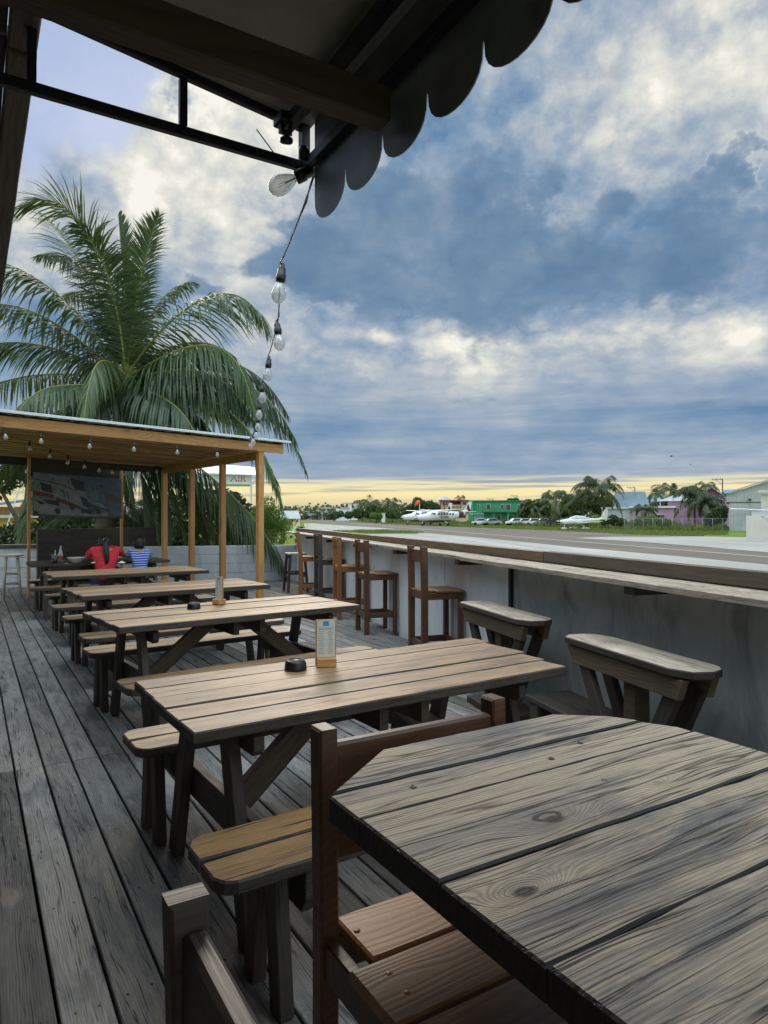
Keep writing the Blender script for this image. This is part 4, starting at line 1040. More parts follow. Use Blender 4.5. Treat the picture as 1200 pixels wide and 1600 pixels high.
light_string('string of clear bulbs hanging along the front beam of the pergola', [Vector(pg(-5.4,-.075,2.62)), Vector(pg(-.1,-.075,2.52))], bl, .003)
bl = []
for i, (px, py) in enumerate(((-10,686),(46,699),(78,711),(106,721),(132,728),(155,734),(175,737),(195,739),(213,741),(231,739),(245,736))):
    d_ = 9.6+i*.38
    bl.append((at(px, py-3, d_), (r.uniform(-.15,.15), r.uniform(-.1,.1)), .85))
light_string('string of clear bulbs crossing under the pergola roof from front left to back right', [at(-60,670,9.2), at(262,744,13.6)], bl, .003)
for k in kids(proto): bpy.data.objects.remove(k)
bpy.data.objects.remove(proto)

# ================================================================ palms
def leaflets(mb, P, Lf, nl, side_droop=.5, a0=.08, wid=.026, seed=0, grav=.55, segs=3, vee=.35, fold=1.0, tintb=.3, lay=1.0, torn=.0):
    r = random.Random(seed); n = len(P)-1
    up0 = Vector((0,0,1))
    for i in range(nl):
        t = a0+(1-a0)*(i+.5)/nl; f = t*n; k = min(int(f), n-1); pt = P[k].lerp(P[k+1], f-k); tg = (P[k+1]-P[k]).normalized()
        sd = tg.cross(up0)
        if sd.length < .15: sd = tg.cross(Vector((1,.3,0)))
        sd.normalize(); nrm = sd.cross(tg)
        env = math.sin(math.pi*min(1, .18+.82*t*.93))**.55 * (1 if t < .8 else 1-(t-.8)*2.0)
        for s in (-1, 1):
            if r.random() < torn: continue
            L = Lf*1.12*env*r.uniform(.78,1.12); ang = R(60-30*t+r.uniform(-9,9))
            dr = tg*math.cos(ang) + sd*(s*math.sin(ang)*lay) + nrm*(vee*r.uniform(.6,1.3)); dr.normalize()
            dr = (dr + Vector((0,0,-side_droop*r.uniform(.6,1.6)))).normalized()
            q = pt.copy(); vs = []; wv2 = dr.cross(tg); 
            if wv2.length < .05: wv2 = nrm.copy()
            wv2 = (tg*.9+dr*-.2).normalized()
            wv2 = (wv2 - dr*wv2.dot(dr)).normalized()
            for j in range(segs+1):
                w_ = wid*(.55, 1, .75, .05)[min(3, round(j*3/segs))]
                vs += [q+wv2*w_/2, q-wv2*w_/2]
                dr = (dr + Vector((0,0,-grav/segs*(1+.5*j)))).normalized(); q = q + dr*(L/segs)
            mb.add(vs, [[2*j, 2*j+1, 2*j+3, 2*j+2] for j in range(segs)], tint=min(1, max(0, tintb+r.uniform(-.3,.35))))
pt_ = empty('coconut_palm', 'large coconut palm rising behind the block wall above the pergola', 'palm tree', (*wd(150, 16.4), -.5))
O = Vector(pt_.location)
crown = at(197, 600, 16.2)-O
m = MB(); pts = bez([Vector((0,0,-.2)), Vector((.1,.0,1.6)), crown+Vector((-.15,0,-1.6)), crown+Vector((0,0,.1))], 40)
m.tube(pts, [ (.25-.09*i/40)*(1+.05*((i*7)%3-1)) for i in range(41)], 14); m.build('trunk', M_['bark'], pt_)
def fr(pts, Lf=1.05, nl=105, seed=0, rad=.035, **k):
    k.setdefault('wid', .040)
    P = bez([(at(*q)-O) for q in pts], 22)
    f = MB(); f.tube(P, [rad*(1-.85*i/22) for i in range(23)], 7, mat=1, tint=k.get('tintb', .3))
    leaflets(f, P, Lf, nl, seed=seed, **k); return f.build('frond', [M_['palm'], M_['rachis']], pt_)
CR = (197, 590, 16.2)
F = [
 # px control points (start, ..., tip) with distances
 ([CR,(170,450,16.0),(130,250,15.6),(20,330,15.0)], dict(Lf=1.3, grav=.4, side_droop=.3, tintb=.4, torn=.08)),
 ([CR,(178,480,16.4),(140,370,16.8),(55,400,17.0)], dict(Lf=.85, grav=.5)),
 ([CR,(150,520,16.0),(70,400,15.5),(-60,400,15.0)], dict(Lf=1.15, grav=.6, tintb=.25)),
 ([CR,(120,560,16.0),(40,500,15.2),(-90,560,14.8)], dict(Lf=1.05, grav=.7, tintb=.2)),
 ([CR,(120,590,16.5),(30,560,17.5),(-80,640,18)], dict(Lf=1.0, grav=.8, tintb=.1)),
 ([CR,(165,560,15.2),(140,520,14.2),(128,690,13.7)], dict(Lf=.85, grav=1.0, side_droop=.9, tintb=.65)),
 ([CR,(197,480,16.2),(190,400,16.1),(184,335,16.0)], dict(Lf=.62, grav=.1, side_droop=-.25, tintb=.55, lay=.35, vee=.5)),
 ([CR,(208,480,16.0),(222,400,15.7),(248,335,15.4)], dict(Lf=.70, grav=.35, side_droop=0, tintb=.3)),
 ([CR,(203,520,16.6),(214,400,17.2),(250,350,17.6)], dict(Lf=.7, grav=.4, side_droop=.1, tintb=.1)),
 ([CR,(215,540,16.6),(240,440,17.0),(305,440,17.4)], dict(Lf=.8, grav=.6, tintb=.15)),
 ([CR,(240,510,15.8),(370,380,15.2),(418,520,14.8)], dict(Lf=1.3, grav=.6, tintb=.45, torn=.06)),
 ([CR,(250,560,15.6),(375,465,14.8),(396,650,14.4)], dict(Lf=1.15, grav=.9, side_droop=.6, tintb=.6, torn=.05)),
 ([CR,(270,590,15.8),(420,560,15.6),(478,740,15.4)], dict(Lf=1.05, grav=.8, side_droop=.5, tintb=.2)),
 ([CR,(260,600,15.4),(400,600,14.6),(440,790,14.3)], dict(Lf=.95, grav=.9, side_droop=.8, tintb=.7)),
 ([CR,(250,640,15.9),(330,620,15.7),(345,720,15.6)], dict(Lf=1.0, grav=.9, side_droop=.7, tintb=.2)),
 ([CR,(250,730,16.2),(385,735,15.4),(450,905,15.0)], dict(Lf=1.15, grav=.9, side_droop=.7, tintb=.3)),
 ([CR,(240,720,16.4),(350,760,16.0),(405,890,15.8)], dict(Lf=1.1, grav=.9, side_droop=.8, tintb=.15)),
 ([CR,(230,660,16.4),(290,690,16.4),(330,880,16.2)], dict(Lf=1.1, grav=.9, side_droop=.6, tintb=.15)),
 ([CR,(220,660,16.0),(250,700,15.9),(262,880,15.7)], dict(Lf=1.05, grav=.9, side_droop=.6, tintb=.1)),
 ([CR,(180,660,16.0),(110,620,15.9),(60,790,15.8)], dict(Lf=1.1, grav=.9, side_droop=.6, tintb=.1)),
 ([CR,(150,640,15.8),(60,600,15.6),(-20,780,15.6)], dict(Lf=1.1, grav=.9, side_droop=.7, tintb=.1)),
 ([CR,(150,610,17.0),(60,600,17.6),(-60,700,18.0)], dict(Lf=1.0, grav=.9, tintb=.05)),
 ([CR,(190,660,15.4),(180,690,15.0),(210,800,14.9)], dict(Lf=.95, grav=1.0, side_droop=.8, tintb=.1)),
 ([CR,(205,640,17.0),(240,600,17.8),(330,700,18.6)], dict(Lf=1.0, grav=.8, tintb=.05)),
 ([(150,800,17.4),(90,700,16.6),(60,740,16.2),(28,865,15.9)], dict(Lf=.9, grav=.5, side_droop=.2, tintb=.5)),
 ([CR,(270,600,15.6),(400,540,15.0),(462,690,14.6)], dict(Lf=1.15, grav=.9, side_droop=.7, tintb=.2)),
 ([CR,(260,560,16.8),(390,520,16.8),(450,650,16.6)], dict(Lf=1.1, grav=.9, side_droop=.6, tintb=.1)),
 ([CR,(240,600,16.9),(340,590,17.2),(400,660,17.4)], dict(Lf=1.1, grav=.9, side_droop=.6, tintb=.1)),
 ([CR,(190,500,17.0),(150,420,18.2),(90,470,19.0)], dict(Lf=.9, grav=.6, tintb=.05)),
 ([CR,(120,620,15.0),(60,570,13.9),(20,660,13.3)], dict(Lf=.85, grav=.8, side_droop=.6, tintb=.55)),
 ([CR,(165,470,16.6),(120,380,16.9),(60,330,17.2)], dict(Lf=1.1, grav=.45, side_droop=.3, tintb=.1)),
 ([CR,(185,470,15.8),(165,390,15.4),(120,350,15.0)], dict(Lf=1.0, grav=.5, side_droop=.3, tintb=.2)),
 ([CR,(130,540,16.2),(50,450,16.2),(-50,480,16.2)], dict(Lf=1.1, grav=.7, tintb=.15)),
 ([CR,(230,560,16.4),(300,500,16.6),(370,560,16.8)], dict(Lf=1.0, grav=.8, tintb=.1)),
 ([CR,(240,590,15.4),(330,540,14.9),(385,640,14.5)], dict(Lf=1.05, grav=.9, side_droop=.6, tintb=.25)),
 ([CR,(230,620,15.2),(280,610,14.6),(310,690,14.3)], dict(Lf=1.05, grav=.9, side_droop=.7, tintb=.2)),
 ([CR,(130,640,15.8),(70,640,15.4),(10,760,15.2)], dict(Lf=1.1, grav=.9, side_droop=.7, tintb=.15)),
 ([CR,(170,640,15.4),(120,620,14.6),(90,720,14.3)], dict(Lf=1.0, grav=.9, side_droop=.7, tintb=.3)),
 ([CR,(235,740,16.8),(320,770,17.2),(360,880,17.4)], dict(Lf=1.15, grav=.9, side_droop=.5, tintb=.1)),
 ([CR,(220,700,16.8),(225,760,16.8),(228,880,16.6)], dict(Lf=1.15, grav=.8, side_droop=.4, tintb=.1)),
 ([CR,(215,690,17.2),(270,740,17.5),(300,900,17.6)], dict(Lf=1.15, grav=.8, side_droop=.4, tintb=.05)),
 ([(230,720,16.6),(330,770,16.8),(400,800,16.6),(430,890,16.4)], dict(Lf=1.1, grav=.8, side_droop=.4, tintb=.15)),
 ([(160,800,17.6),(120,790,17.2),(80,800,17.0),(40,880,16.8)], dict(Lf=1.0, grav=.5, side_droop=.2, tintb=.3)),
 ([(160,790,17.6),(200,770,17.4),(220,800,17.2),(240,880,17.0)], dict(Lf=1.0, grav=.5, side_droop=.2, tintb=.5)),
]
for i, (p_, k) in enumerate(F): fr(p_, seed=i+1, **k)
m = MB(); r = random.Random(8)
for k in range(9):
    a = r.uniform(0, 6.3); q = crown+Vector((.28*math.cos(a), .28*math.sin(a), r.uniform(-.35,-.12)))
    m.lathe([(0,-.11),(.07,-.09),(.10,-.02),(.09,.05),(.04,.10),(0,.11)], Matrix.Translation(q), 12)
m.build('coconut', plain('coconut_husk', (.13,.10,.035), .6, var=.3), pt_)
m = MB()
for k in range(26):
    a = r.uniform(0, 6.3); q = crown+Vector((.1*math.cos(a), .1*math.sin(a), r.uniform(-.5,.0)))
    m.tube(bez([q, q+Vector((.3*math.cos(a), .3*math.sin(a), .1)), q+Vector((.5*math.cos(a), .5*math.sin(a), r.uniform(-.5,-.1)))], 6), .014, 5)
m.build('flower_stalks', plain('dry_stalk', (.22,.14,.06), .8, var=.4, scale=10), pt_)
# ================================================================ airfield
GZ = -.5
def gp(px, py, z=GZ): return Vector((*bp(px, py, z), z))
def gd(py): return FPX*(EYE-GZ)/(py-HY)
gm, n, b, o_ = newmat('grass_ground')
p = n.new('ShaderNodeTexCoord').outputs['Object']
f1 = n.noise(p, .05, 6, .6); f2 = n.noise(p, .9, 6, .7); 
c = n.ramp(f1, [(.3, (.11,.17,.035)), (.5, (.17,.24,.05)), (.7, (.26,.28,.09))])
c = n.mix(n.mr(f2, .35, .7, 0, .6), c, (.09,.12,.03))
n.l.new(c, b.inputs['Base Color']); b.inputs['Roughness'].default_value = 1; b.inputs['Specular IOR Level'].default_value = 0
m = MB(); m.poly([(-3000,-3000,GZ),(3000,-3000,GZ),(3000,3000,GZ),(-3000,3000,GZ)]); tag(m.build('grass_field', gm), kind='structure')
def asph(name, base, v, sc=.35, streaky=True):
    m, n, b, o = newmat(name)
    p = n.new('ShaderNodeTexCoord').outputs['Object']
    rx_, ry_, rz_ = n.sep(p)
    # along the runway direction
    ca, sa = math.cos(TH-R(9.5)), math.sin(TH-R(9.5))
    al = n.m('ADD', n.m('MULTIPLY', rx_, sa), n.m('MULTIPLY', ry_, ca)); ac = n.m('SUBTRACT', n.m('MULTIPLY', rx_, ca), n.m('MULTIPLY', ry_, sa))
    f = n.noise(n.xyz(n.m('MULTIPLY', al, .04), n.m('MULTIPLY', ac, .5), 0.0), 1.6, 6, .65); g = n.noise(p, 6, 5, .7); h = n.noise(p, .12, 4, .6)
    k = n.m('MULTIPLY', n.mr(f, .3, .7, 1-v, 1+v), n.m('MULTIPLY', n.mr(g, .3, .7, .9, 1.1), n.mr(h, .3, .7, .9, 1.1)))
    s = n.new('ShaderNodeVectorMath', operation='SCALE'); s.inputs[0].default_value = base; n.l.new(k, s.inputs[3]); n.l.new(s.outputs[0], b.inputs['Base Color'])
    b.inputs['Roughness'].default_value = .95; b.inputs['Specular IOR Level'].default_value = .08; return m
MA = asph('runway_asphalt', (.17,.145,.125), .22); MC = asph('apron_concrete', (.37,.365,.34), .2)
def sheet(name, pix, z, mat, kind='structure'):
    m = MB(); P = [gp(*q) for q in pix]
    # orient upwards
    A_ = sum(P[i-1].x*P[i].y-P[i].x*P[i-1].y for i in range(len(P)))
    if A_ < 0: P = P[::-1]
    m.poly([(q.x, q.y, z) for q in P]); return tag(m.build(name, mat), kind=kind)
# runway: far edge and near edge run to the same far point on the left
sheet('runway', [(470,811.4),(520,812.4),(560,815.2),(600,818.8),(700,822.8),(860,829),(940,832.8),(1000,836.2),(1110,838.6),(1300,842),(1500,848),(2600,1000),(2600,1400),(1500,925),(1200,884.5),(1040,868),(900,856),(780,843.4),(663,833.2),(600,828.6),(540,820.5),(500,816.6),(470,814.6)], GZ+.004, MA)
sheet('taxiway', [(901,840.6),(960,838.8),(1020,838.9),(1100,838.4),(1200,840.5),(1500,849),(1500,888),(1200,863.2),(1100,854.4),(1000,846.8)], GZ+.010, MC)
sheet('apron', [(655,833.4),(664,833),(780,843),(900,855.6),(1040,867.6),(1200,882.4),(1500,915),(2600,1100),(2600,2200),(900,1500),(560,835.2),(600,834.4),(650,834.6)], GZ+.010, MC)
sheet('far_apron', [(474,818.2),(486,817.6),(516,819.6),(560,822.8),(600,825.2),(620,826.6),(560,828),(530,829.6),(516,831.5),(480,829)], GZ+.012, MC)
# painted edge line of the runway
m = MB(); P0 = gp(600, 821.8); P1 = gp(1200, 870.5)
dv = (P1-P0).normalized(); nv = Vector((-dv.y, dv.x, 0))
Q0 = P0-dv*60; Q1 = P1+dv*30
m.poly([tuple(Q0+nv*.11+Vector((0,0,.006))), tuple(Q0-nv*.11+Vector((0,0,.006))), tuple(Q1-nv*.11+Vector((0,0,.006))), tuple(Q1+nv*.11+Vector((0,0,.006)))][::-1])
for q in m.v: q.z = GZ+.012
tag(m.build('runway_line', plain('faded_road_paint', (.55,.54,.50), .7, var=.2, scale=3)), kind='structure')
# grass verge tufts (uneven edge of the green between runway and buildings)
def blades(name, regions, mat, hmin, hmax, wd_=.03, seed=1):
    r = random.Random(seed); m = MB()
    for (pxa, pxb, pya, pyb, cnt) in regions:
        for _ in range(cnt):
            px = r.uniform(pxa, pxb); py = r.uniform(pya, pyb) + (px-pxa)/(pxb-pxa)*0; q = gp(px, py); dd_ = gd(py)
            h = r.uniform(hmin, hmax); a = r.uniform(0, 3.14); w_ = wd_*dd_/60
            t = Vector((math.cos(a)*w_, math.sin(a)*w_, 0)); l = Vector((r.uniform(-.3,.3)*h, r.uniform(-.3,.3)*h, h))
            m.add([q-t, q+t, q+l], [[0,1,2]], tint=r.random())
    return tag(m.build(name, mat), None, None, None, 'stuff')
EDGE = [(440,811.3),(520,812.4),(560,815.2),(600,818.8),(700,822.8),(860,829),(940,832.8),(1000,836.2),(1110,838.4),(1150,838.4)]
def edge_y(px):
    for (a, ya), (b, yb) in zip(EDGE, EDGE[1:]):
        if a <= px <= b: return ya+(yb-ya)*(px-a)/(b-a)
    return EDGE[-1][1]
def verge(name, mat, cnt, lo, hi, hmin, hmax, wd_, seed, pxr=(445,1138), zone=None):
    r = random.Random(seed); m = MB()
    for _ in range(cnt):
        if zone:
            px = r.uniform(*zone[0]); py = r.uniform(*zone[1])
            if zone[2] and not zone[2](px, py): continue
        else:
            px = r.uniform(*pxr); e = edge_y(px)-HY; py = HY + e*r.uniform(lo, hi)
            if px > 1100 and py > 836.5: continue
        q = gp(px, py); dd_ = gd(py); h = r.uniform(hmin, hmax)*(.6+.8*math.sin(px*.09+1)**2); a = r.uniform(0, 3.14); w_ = wd_*dd_/60
        t = Vector((math.cos(a)*w_, math.sin(a)*w_, 0)); l = Vector((r.uniform(-.3,.3)*h, r.uniform(-.3,.3)*h, h))
        m.add([q-t, q+t, q+l], [[0,1,2]], tint=r.random())
    return m.build(name, mat)
tag(verge('tall_grass', M_['weeds'], 15000, .50, .74, .25, .85, .14, 1), 'tall grass growing on the verge beyond the runway', 'grass', kind='stuff')
tag(verge('short_grass', M_['weeds'], 16000, .72, 1.0, .04, .14, .09, 2), 'short mown grass beside the far edge of the runway', 'grass', kind='stuff')
tag(verge('grass_strip', M_['weeds'], 4000, 0, 0, .04, .12, .07, 3, zone=((515,662),(826,834.4), lambda px, py: abs(py-(830.8+(px-600)*.012)) < 3.0*(1-abs(px-590)/78.0)**.6 if abs(px-590) < 77 else False)), 'green grass strip between the near and far concrete aprons', 'grass', kind='stuff')

# ---------------------------------------------------------------- buildings
CZ = Vector((sT, cT, 0)); CXv = Vector((cT, -sT, 0))    # forward / right of the photograph's view, as plain directions
def mroot(name, label, cat, px, d, yaw=0, group=None, z=GZ):
    "an empty whose local x runs to the right across the view, y away; yaw turns it"
    if yaw == 0 and d > 26: yaw = -math.atan((px-CX)/FPX)      # the built-up edge curves round the field
    return empty(name, label, cat, (*wd(px, d), z), -TH+yaw, group)
def hh(px_, d): return px_*d/FPX
def bx(parent, name, mat, *boxes, ch=.01):
    m = MB()
    for b_ in boxes: m.box(*b_, ch=ch)
    return m.build(name, mat, parent)
mt = {}
for k, c_ in dict(green=(.035,.28,.13), green_d=(.015,.22,.10), pink=(.50,.30,.44), magenta=(.20,.095,.185), beige=(.62,.50,.32), maroon=(.22,.05,.04), grey=(.33,.35,.36), lgrey=(.52,.55,.57), bluegrey=(.30,.40,.50), blueroof=(.16,.30,.52), brown=(.14,.07,.055), salmon=(.50,.25,.19), whit=(.70,.72,.74), yellow=(.55,.36,.08), cyan=(.22,.42,.50), orange=(.75,.10,.02), redp=(.45,.03,.03), dkg=(.06,.07,.07), roofg=(.42,.45,.47)).items():
    mt[k] = plain('paint_'+k, c_, .65, var=.14, scale=.8)
def windows(parent, rects, y, mat=None, frame_=None, name='window'):
    for (x0, x1, z0, z1) in rects:
        w_ = bx(parent, name, frame_ or M_['white'], (x0-.06, x1+.06, y-.05, y+.02, z0-.06, z1+.06), ch=.005)
        bx(w_, 'pane', mat or M_['dark'], (x0, x1, y-.07, y-.052, z0, z1), ch=.003)
# green building
d_ = 165; g = mroot('green_building', 'bright green two storey building with a balcony beyond the runway', 'building', 775, d_)
k = d_/FPX; Wg = 84*k/2
bx(g, 'wall', mt['green'], (-Wg, Wg, 0, 9, 0, 35.2*k))
bx(g, 'roof', mt['green_d'], (-Wg-.2, Wg+.2, -.3, 9.3, 35.2*k+.003, 35.2*k+.25))
bx(g, 'side_wing', mt['green'], (-Wg+.0, -Wg+1.1, -1.2, -.004, 0, 35*k))
windows(g, [(-4.4,-3.9,4.0,4.7),(-2.25,-1.4,3.6,4.75),(1.2,1.8,3.8,4.7),(2.4,3.4,3.4,4.7),(5.1,5.5,4.0,4.6)], 0)
windows(g, [(-4.0,-3.0,.9,2.1),(.2,1.2,.6,2.2),(3.0,4.0,.6,2.2)], 0)
bx(g, 'balcony_slab', mt['green_d'], (-3.2, Wg+.6, -1.6, -.01, 2.75, 2.95))
m = MB()
for i in range(22): x = -3.2+i*.46; m.box(x-.03, x+.03, -1.6, -1.55, 2.96, 3.7, ch=0)
m.box(-3.2, Wg+.6, -1.62, -1.53, 3.703, 3.78, ch=0); m.build('balcony_rail', mt['brown'], g)
m = MB(); [m.box(x-.06, x+.06, -1.55, -1.43, 0, 2.74, ch=0) for x in (-3,-1,1,3,5,6.6)]; m.build('post', mt['green_d'], g)
# sheds in front of it
s = mroot('low_shed', 'low shed with pale blue walls and a flat grey roof before the green building', 'shed', 765, 150)
bx(s, 'wall', mt['cyan'], (-3.4,-1.6,0,3,0,2.3)); bx(s, 'roof', mt['dkg'], (-1.8,4.2,-.4,3.4,2.75,2.9)); bx(s, 'post', mt['cyan'], (-1.5,-1.38,0,.1,0,2.74),(.9,1.02,0,.1,0,2.74),(3.9,4.02,0,.1,0,2.74)); bx(s, 'awning', mt['lgrey'], (-4.2,-1.2,-.8,1.2,2.32,2.42)); bx(s, 'counter', mt['brown'], (-1.3,3.6,.5,1.2,0,1.1))
# cream and maroon house + tower
d_ = 185; k = d_/FPX; h_ = mroot('cream_house', 'cream two storey house with maroon columns and roof edge left of the green building', 'house', 711, d_)
bx(h_, 'wall', mt['beige'], (-3.9,3.6,0,8,0,4.55)); bx(h_, 'roof', mt['maroon'], (-4.1,3.8,-.5,8.2,5.9,6.25)); bx(h_, 'upper_wall', mt['beige'], (-3.9,-1.3,0,7.9,4.553,5.897),(1.5,3.6,0,7.9,4.553,5.897)); bx(h_, 'balcony_wall', mt['dkg'], (-1.29,1.49,1.2,7.9,4.553,5.897))
bx(h_, 'column', mt['maroon'], *[(x-.12,x+.12,-.3,-.05,3.6,5.89) for x in (-3.9,-2.9,-2.0,-1.2,1.5,3.6)]); bx(h_, 'balcony_rail', mt['salmon'], (-1.2,1.5,-.4,-.3,4.4,5.0))
windows(h_, [(2.1,3.0,4.9,5.7),(-3.4,-2.7,4.8,5.7),(-2.6,-2.2,4.8,5.7)], 0); windows(h_, [(.5,2.9,1.4,2.8)], 0)
h2 = mroot('grey_tower_house', 'pale grey house with an octagonal hip roof tower behind the cream house', 'house', 694, 215)
bx(h2, 'wall', mt['grey'], (-1.8,2.2,0,6,0,7.0)); bx(h2, 'balcony_slab', mt['grey'], (-2.8,2.4,-1,6,5.0,5.3))
m = MB(); m.lathe([(2.5,7.0),(.4,8.2),(0,8.25)], T(0,2.5,0), 8, smooth=False); m.build('roof', mt['roofg'], h2)
windows(h2, [(-1.2,-.5,5.8,6.6),(.4,1.2,5.8,6.6)], 0)
# pale blue arched-roof building
d_ = 120; k = d_/FPX; b1 = mroot('mansard_warehouse', 'pale blue metal building with a steep mansard roof behind the white plane tail', 'building', 983, d_)
bx(b1, 'wall', mt['lgrey'], (-4.6,4.2,0,8,0,3.4))
m = MB(); prof = [(-2.9,3.403),(-2.3,6.2),(2.6,6.2),(3.5,3.403)]
m.loft([[Vector((x, y, z)) for x, z in prof] for y in (.3, 8.2)], smooth=False); m.build('roof', mt['bluegrey'], b1, fix=True)
bx(b1, 'eave', mt['whit'], (-4.7,4.4,-.3,-.01,3.2,3.45))
# blue-roof brown house
d_ = 150; b2 = mroot('brown_house', 'brown house with a light blue hip roof between the mansard building and the pink house', 'house', 1022, d_)
bx(b2, 'wall', mt['brown'], (-3.2,3.6,0,6,0,5.0)); m = MB(); m.loft([[Vector((-3.8,-.5,5.0)),Vector((4.2,-.5,5.0)),Vector((4.2,6.5,5.0)),Vector((-3.8,6.5,5.0))],[Vector((-2.4,2.5,6.4)),Vector((2.8,2.5,6.4)),Vector((2.8,3.5,6.4)),Vector((-2.4,3.5,6.4))]], smooth=False); m.build('roof', mt['bluegrey'], b2, fix=True)
# long low pink/white building
b3 = mroot('low_pink_building', 'long low pale pink building with a white roof edge beside the chain link fence', 'building', 1022, 118)
bx(b3, 'wall', mt['pink'], (-3.6,3.2,0,5,0,3.3)); bx(b3, 'roof', mt['whit'], (-4.0,3.4,-.4,5.3,3.303,3.62)); windows(b3, [(-.5,1.7,1.6,2.1)], 0)
# pink houses
d_ = 122; b4 = mroot('pink_house', 'pink house with a white hip roof behind the bushy palm', 'house', 1068, d_)
bx(b4, 'wall', mt['pink'], (-2.6,3.0,0,5,0,4.6)); m = MB(); m.loft([[Vector((-4.2,-.6,4.6)),Vector((4,-.6,4.6)),Vector((4,5.6,4.6)),Vector((-4.2,5.6,4.6))],[Vector((-1.0,2.2,6.0)),Vector((3,2.2,6.0)),Vector((3,2.8,6.0)),Vector((-1.0,2.8,6.0))]], smooth=False); m.build('roof', mt['roofg'], b4, fix=True)
bx(b4, 'post', mt['whit'], (-3.9,-3.78,-.4,-.28,0,4.59)); windows(b4, [(-1.6,-.7,2.4,3.4)], 0)
d_ = 118; b5 = mroot('magenta_house', 'magenta gabled house with dark purple roof edge left of the grey hangar', 'house', 1112, d_)
m = MB(); prof = [(-3.6,0),(3.4,0),(3.4,4.6),(.0,7.1),(-3.6,4.4)]
m.loft([[Vector((x, y, z)) for x, z in prof] for y in (0, 7)], smooth=False); m.build('wall', mt['magenta'], b5, fix=True)
m = MB(); m.beam((-4.1,-.2,4.25),(.0,-.2,7.28), .5,.22,(0,0,1)); m.beam((.0,-.2,7.28),(4.2,-.2,4.2), .5,.22,(0,0,1)); m.build('bargeboard', plain('purple_paint', (.10,.03,.12), .6), b5)
m = MB(); m.loft([[Vector((0,0.1,7.3)),Vector((4.4,.1,4.3)),Vector((4.4,7,4.3)),Vector((0,7,7.3))],[Vector((0,.1,7.4)),Vector((4.4,.1,4.4)),Vector((4.4,7,4.4)),Vector((0,7,7.4))]], smooth=False)
m.loft([[Vector((0,0.1,7.3)),Vector((-4.3,.1,4.1)),Vector((-4.3,7,4.1)),Vector((0,7,7.3))],[Vector((0,.1,7.4)),Vector((-4.3,.1,4.2)),Vector((-4.3,7,4.2)),Vector((0,7,7.4))]], smooth=False); m.build('roof', mt['roofg'], b5, fix=True)
windows(b5, [(-2.0,-1.2,2.2,3.2)], 0, None, mt['magenta'])
b5.scale = (.85, 1, .93)
b6 = mroot('small_gable_house', 'small mauve house with a grey gable roof at the hangar corner', 'house', 1131, 108)
m = MB(); prof = [(-2.2,0),(2.2,0),(2.2,3.6),(-.6,5.1),(-2.2,4.0)]; m.loft([[Vector((x, y, z)) for x, z in prof] for y in (0, 5)], smooth=False); m.build('wall', mt['pink'], b6, fix=True)
m = MB(); m.loft([[Vector((-.6,-.2,5.12)),Vector((2.6,-.2,3.45)),Vector((2.6,5,3.45)),Vector((-.6,5,5.12))],[Vector((-.6,-.2,5.25)),Vector((2.6,-.2,3.6)),Vector((2.6,5,3.6)),Vector((-.6,5,5.25))]], smooth=False); m.build('roof', mt['roofg'], b6, fix=True)
b7 = mroot('blue_roof_house', 'dark house with a steep blue metal roof behind the hangar', 'house', 1150, 170)
bx(b7, 'wall', mt['dkg'], (-4,5,0,7,0,5.6)); m = MB(); m.loft([[Vector((-5.2,-.5,5.6)),Vector((6,-.5,5.6)),Vector((6,7,5.6)),Vector((-5.2,7,5.6))],[Vector((-2.6,3,8.6)),Vector((5,3,8.6)),Vector((5,3.4,8.6)),Vector((-2.6,3.4,8.6))]], smooth=False); m.build('roof', mt['blueroof'], b7, fix=True)
# hangar
d_ = 88; k = d_/FPX; hg = mroot('hangar', 'big light grey ribbed metal hangar with low gable at the right edge', 'hangar', 1135, d_)
m = MB(); prof = [(.35,0),(9.5,0),(9.5,5.2),(4.9,7.3-.35),(0,5.05),(0,4.0),(.35,4.0)]
prof = [(.35,0),(11,0),(11,4.9),(5.4,6.55),(0,4.75),(0,3.72),(.35,3.72)]
m.loft([[Vector((x, y, z)) for x, z in prof] for y in (0, 18)], smooth=False); m.build('shell', mt['lgrey'], hg, fix=True)
m = MB()
for i in range(34): x = .45+i*.155; m.box(x, x+.05, -.035, -.004, .02, 3.60, ch=.006)
for i in range(36): x = .05+i*.155; zt = 4.78+x*.32; m.box(x, x+.05, -.11, -.08, 3.74, min(zt, 6.5)-.1, ch=.006)
m.build('ribs', mt['grey'], hg)
m = MB(); m.loft([[Vector((.0,y,3.725)),Vector((0,y,4.70)),Vector((5.4,y,6.48)),Vector((5.4,y,3.725))] for y in (-.078,-.006)], smooth=False); m.build('gable_panel', mt['lgrey'], hg, fix=True)
bx(hg, 'door_track', mt['dkg'], (0.3,6,-.06,-.01,3.62,3.70)); bx(hg, 'door', mt['grey'], (2.72,2.78,-.09,-.036,0,3.6))
m = MB(); m.beam((-.2,-.2,4.82),(5.5,-.2,6.72), .5,.14,(0,0,1)); m.build('roof_edge', mt['roofg'], hg)
bx(hg, 'lamp', M_['iron'], (2.5,2.8,-.4,-.12,3.9,4.1))
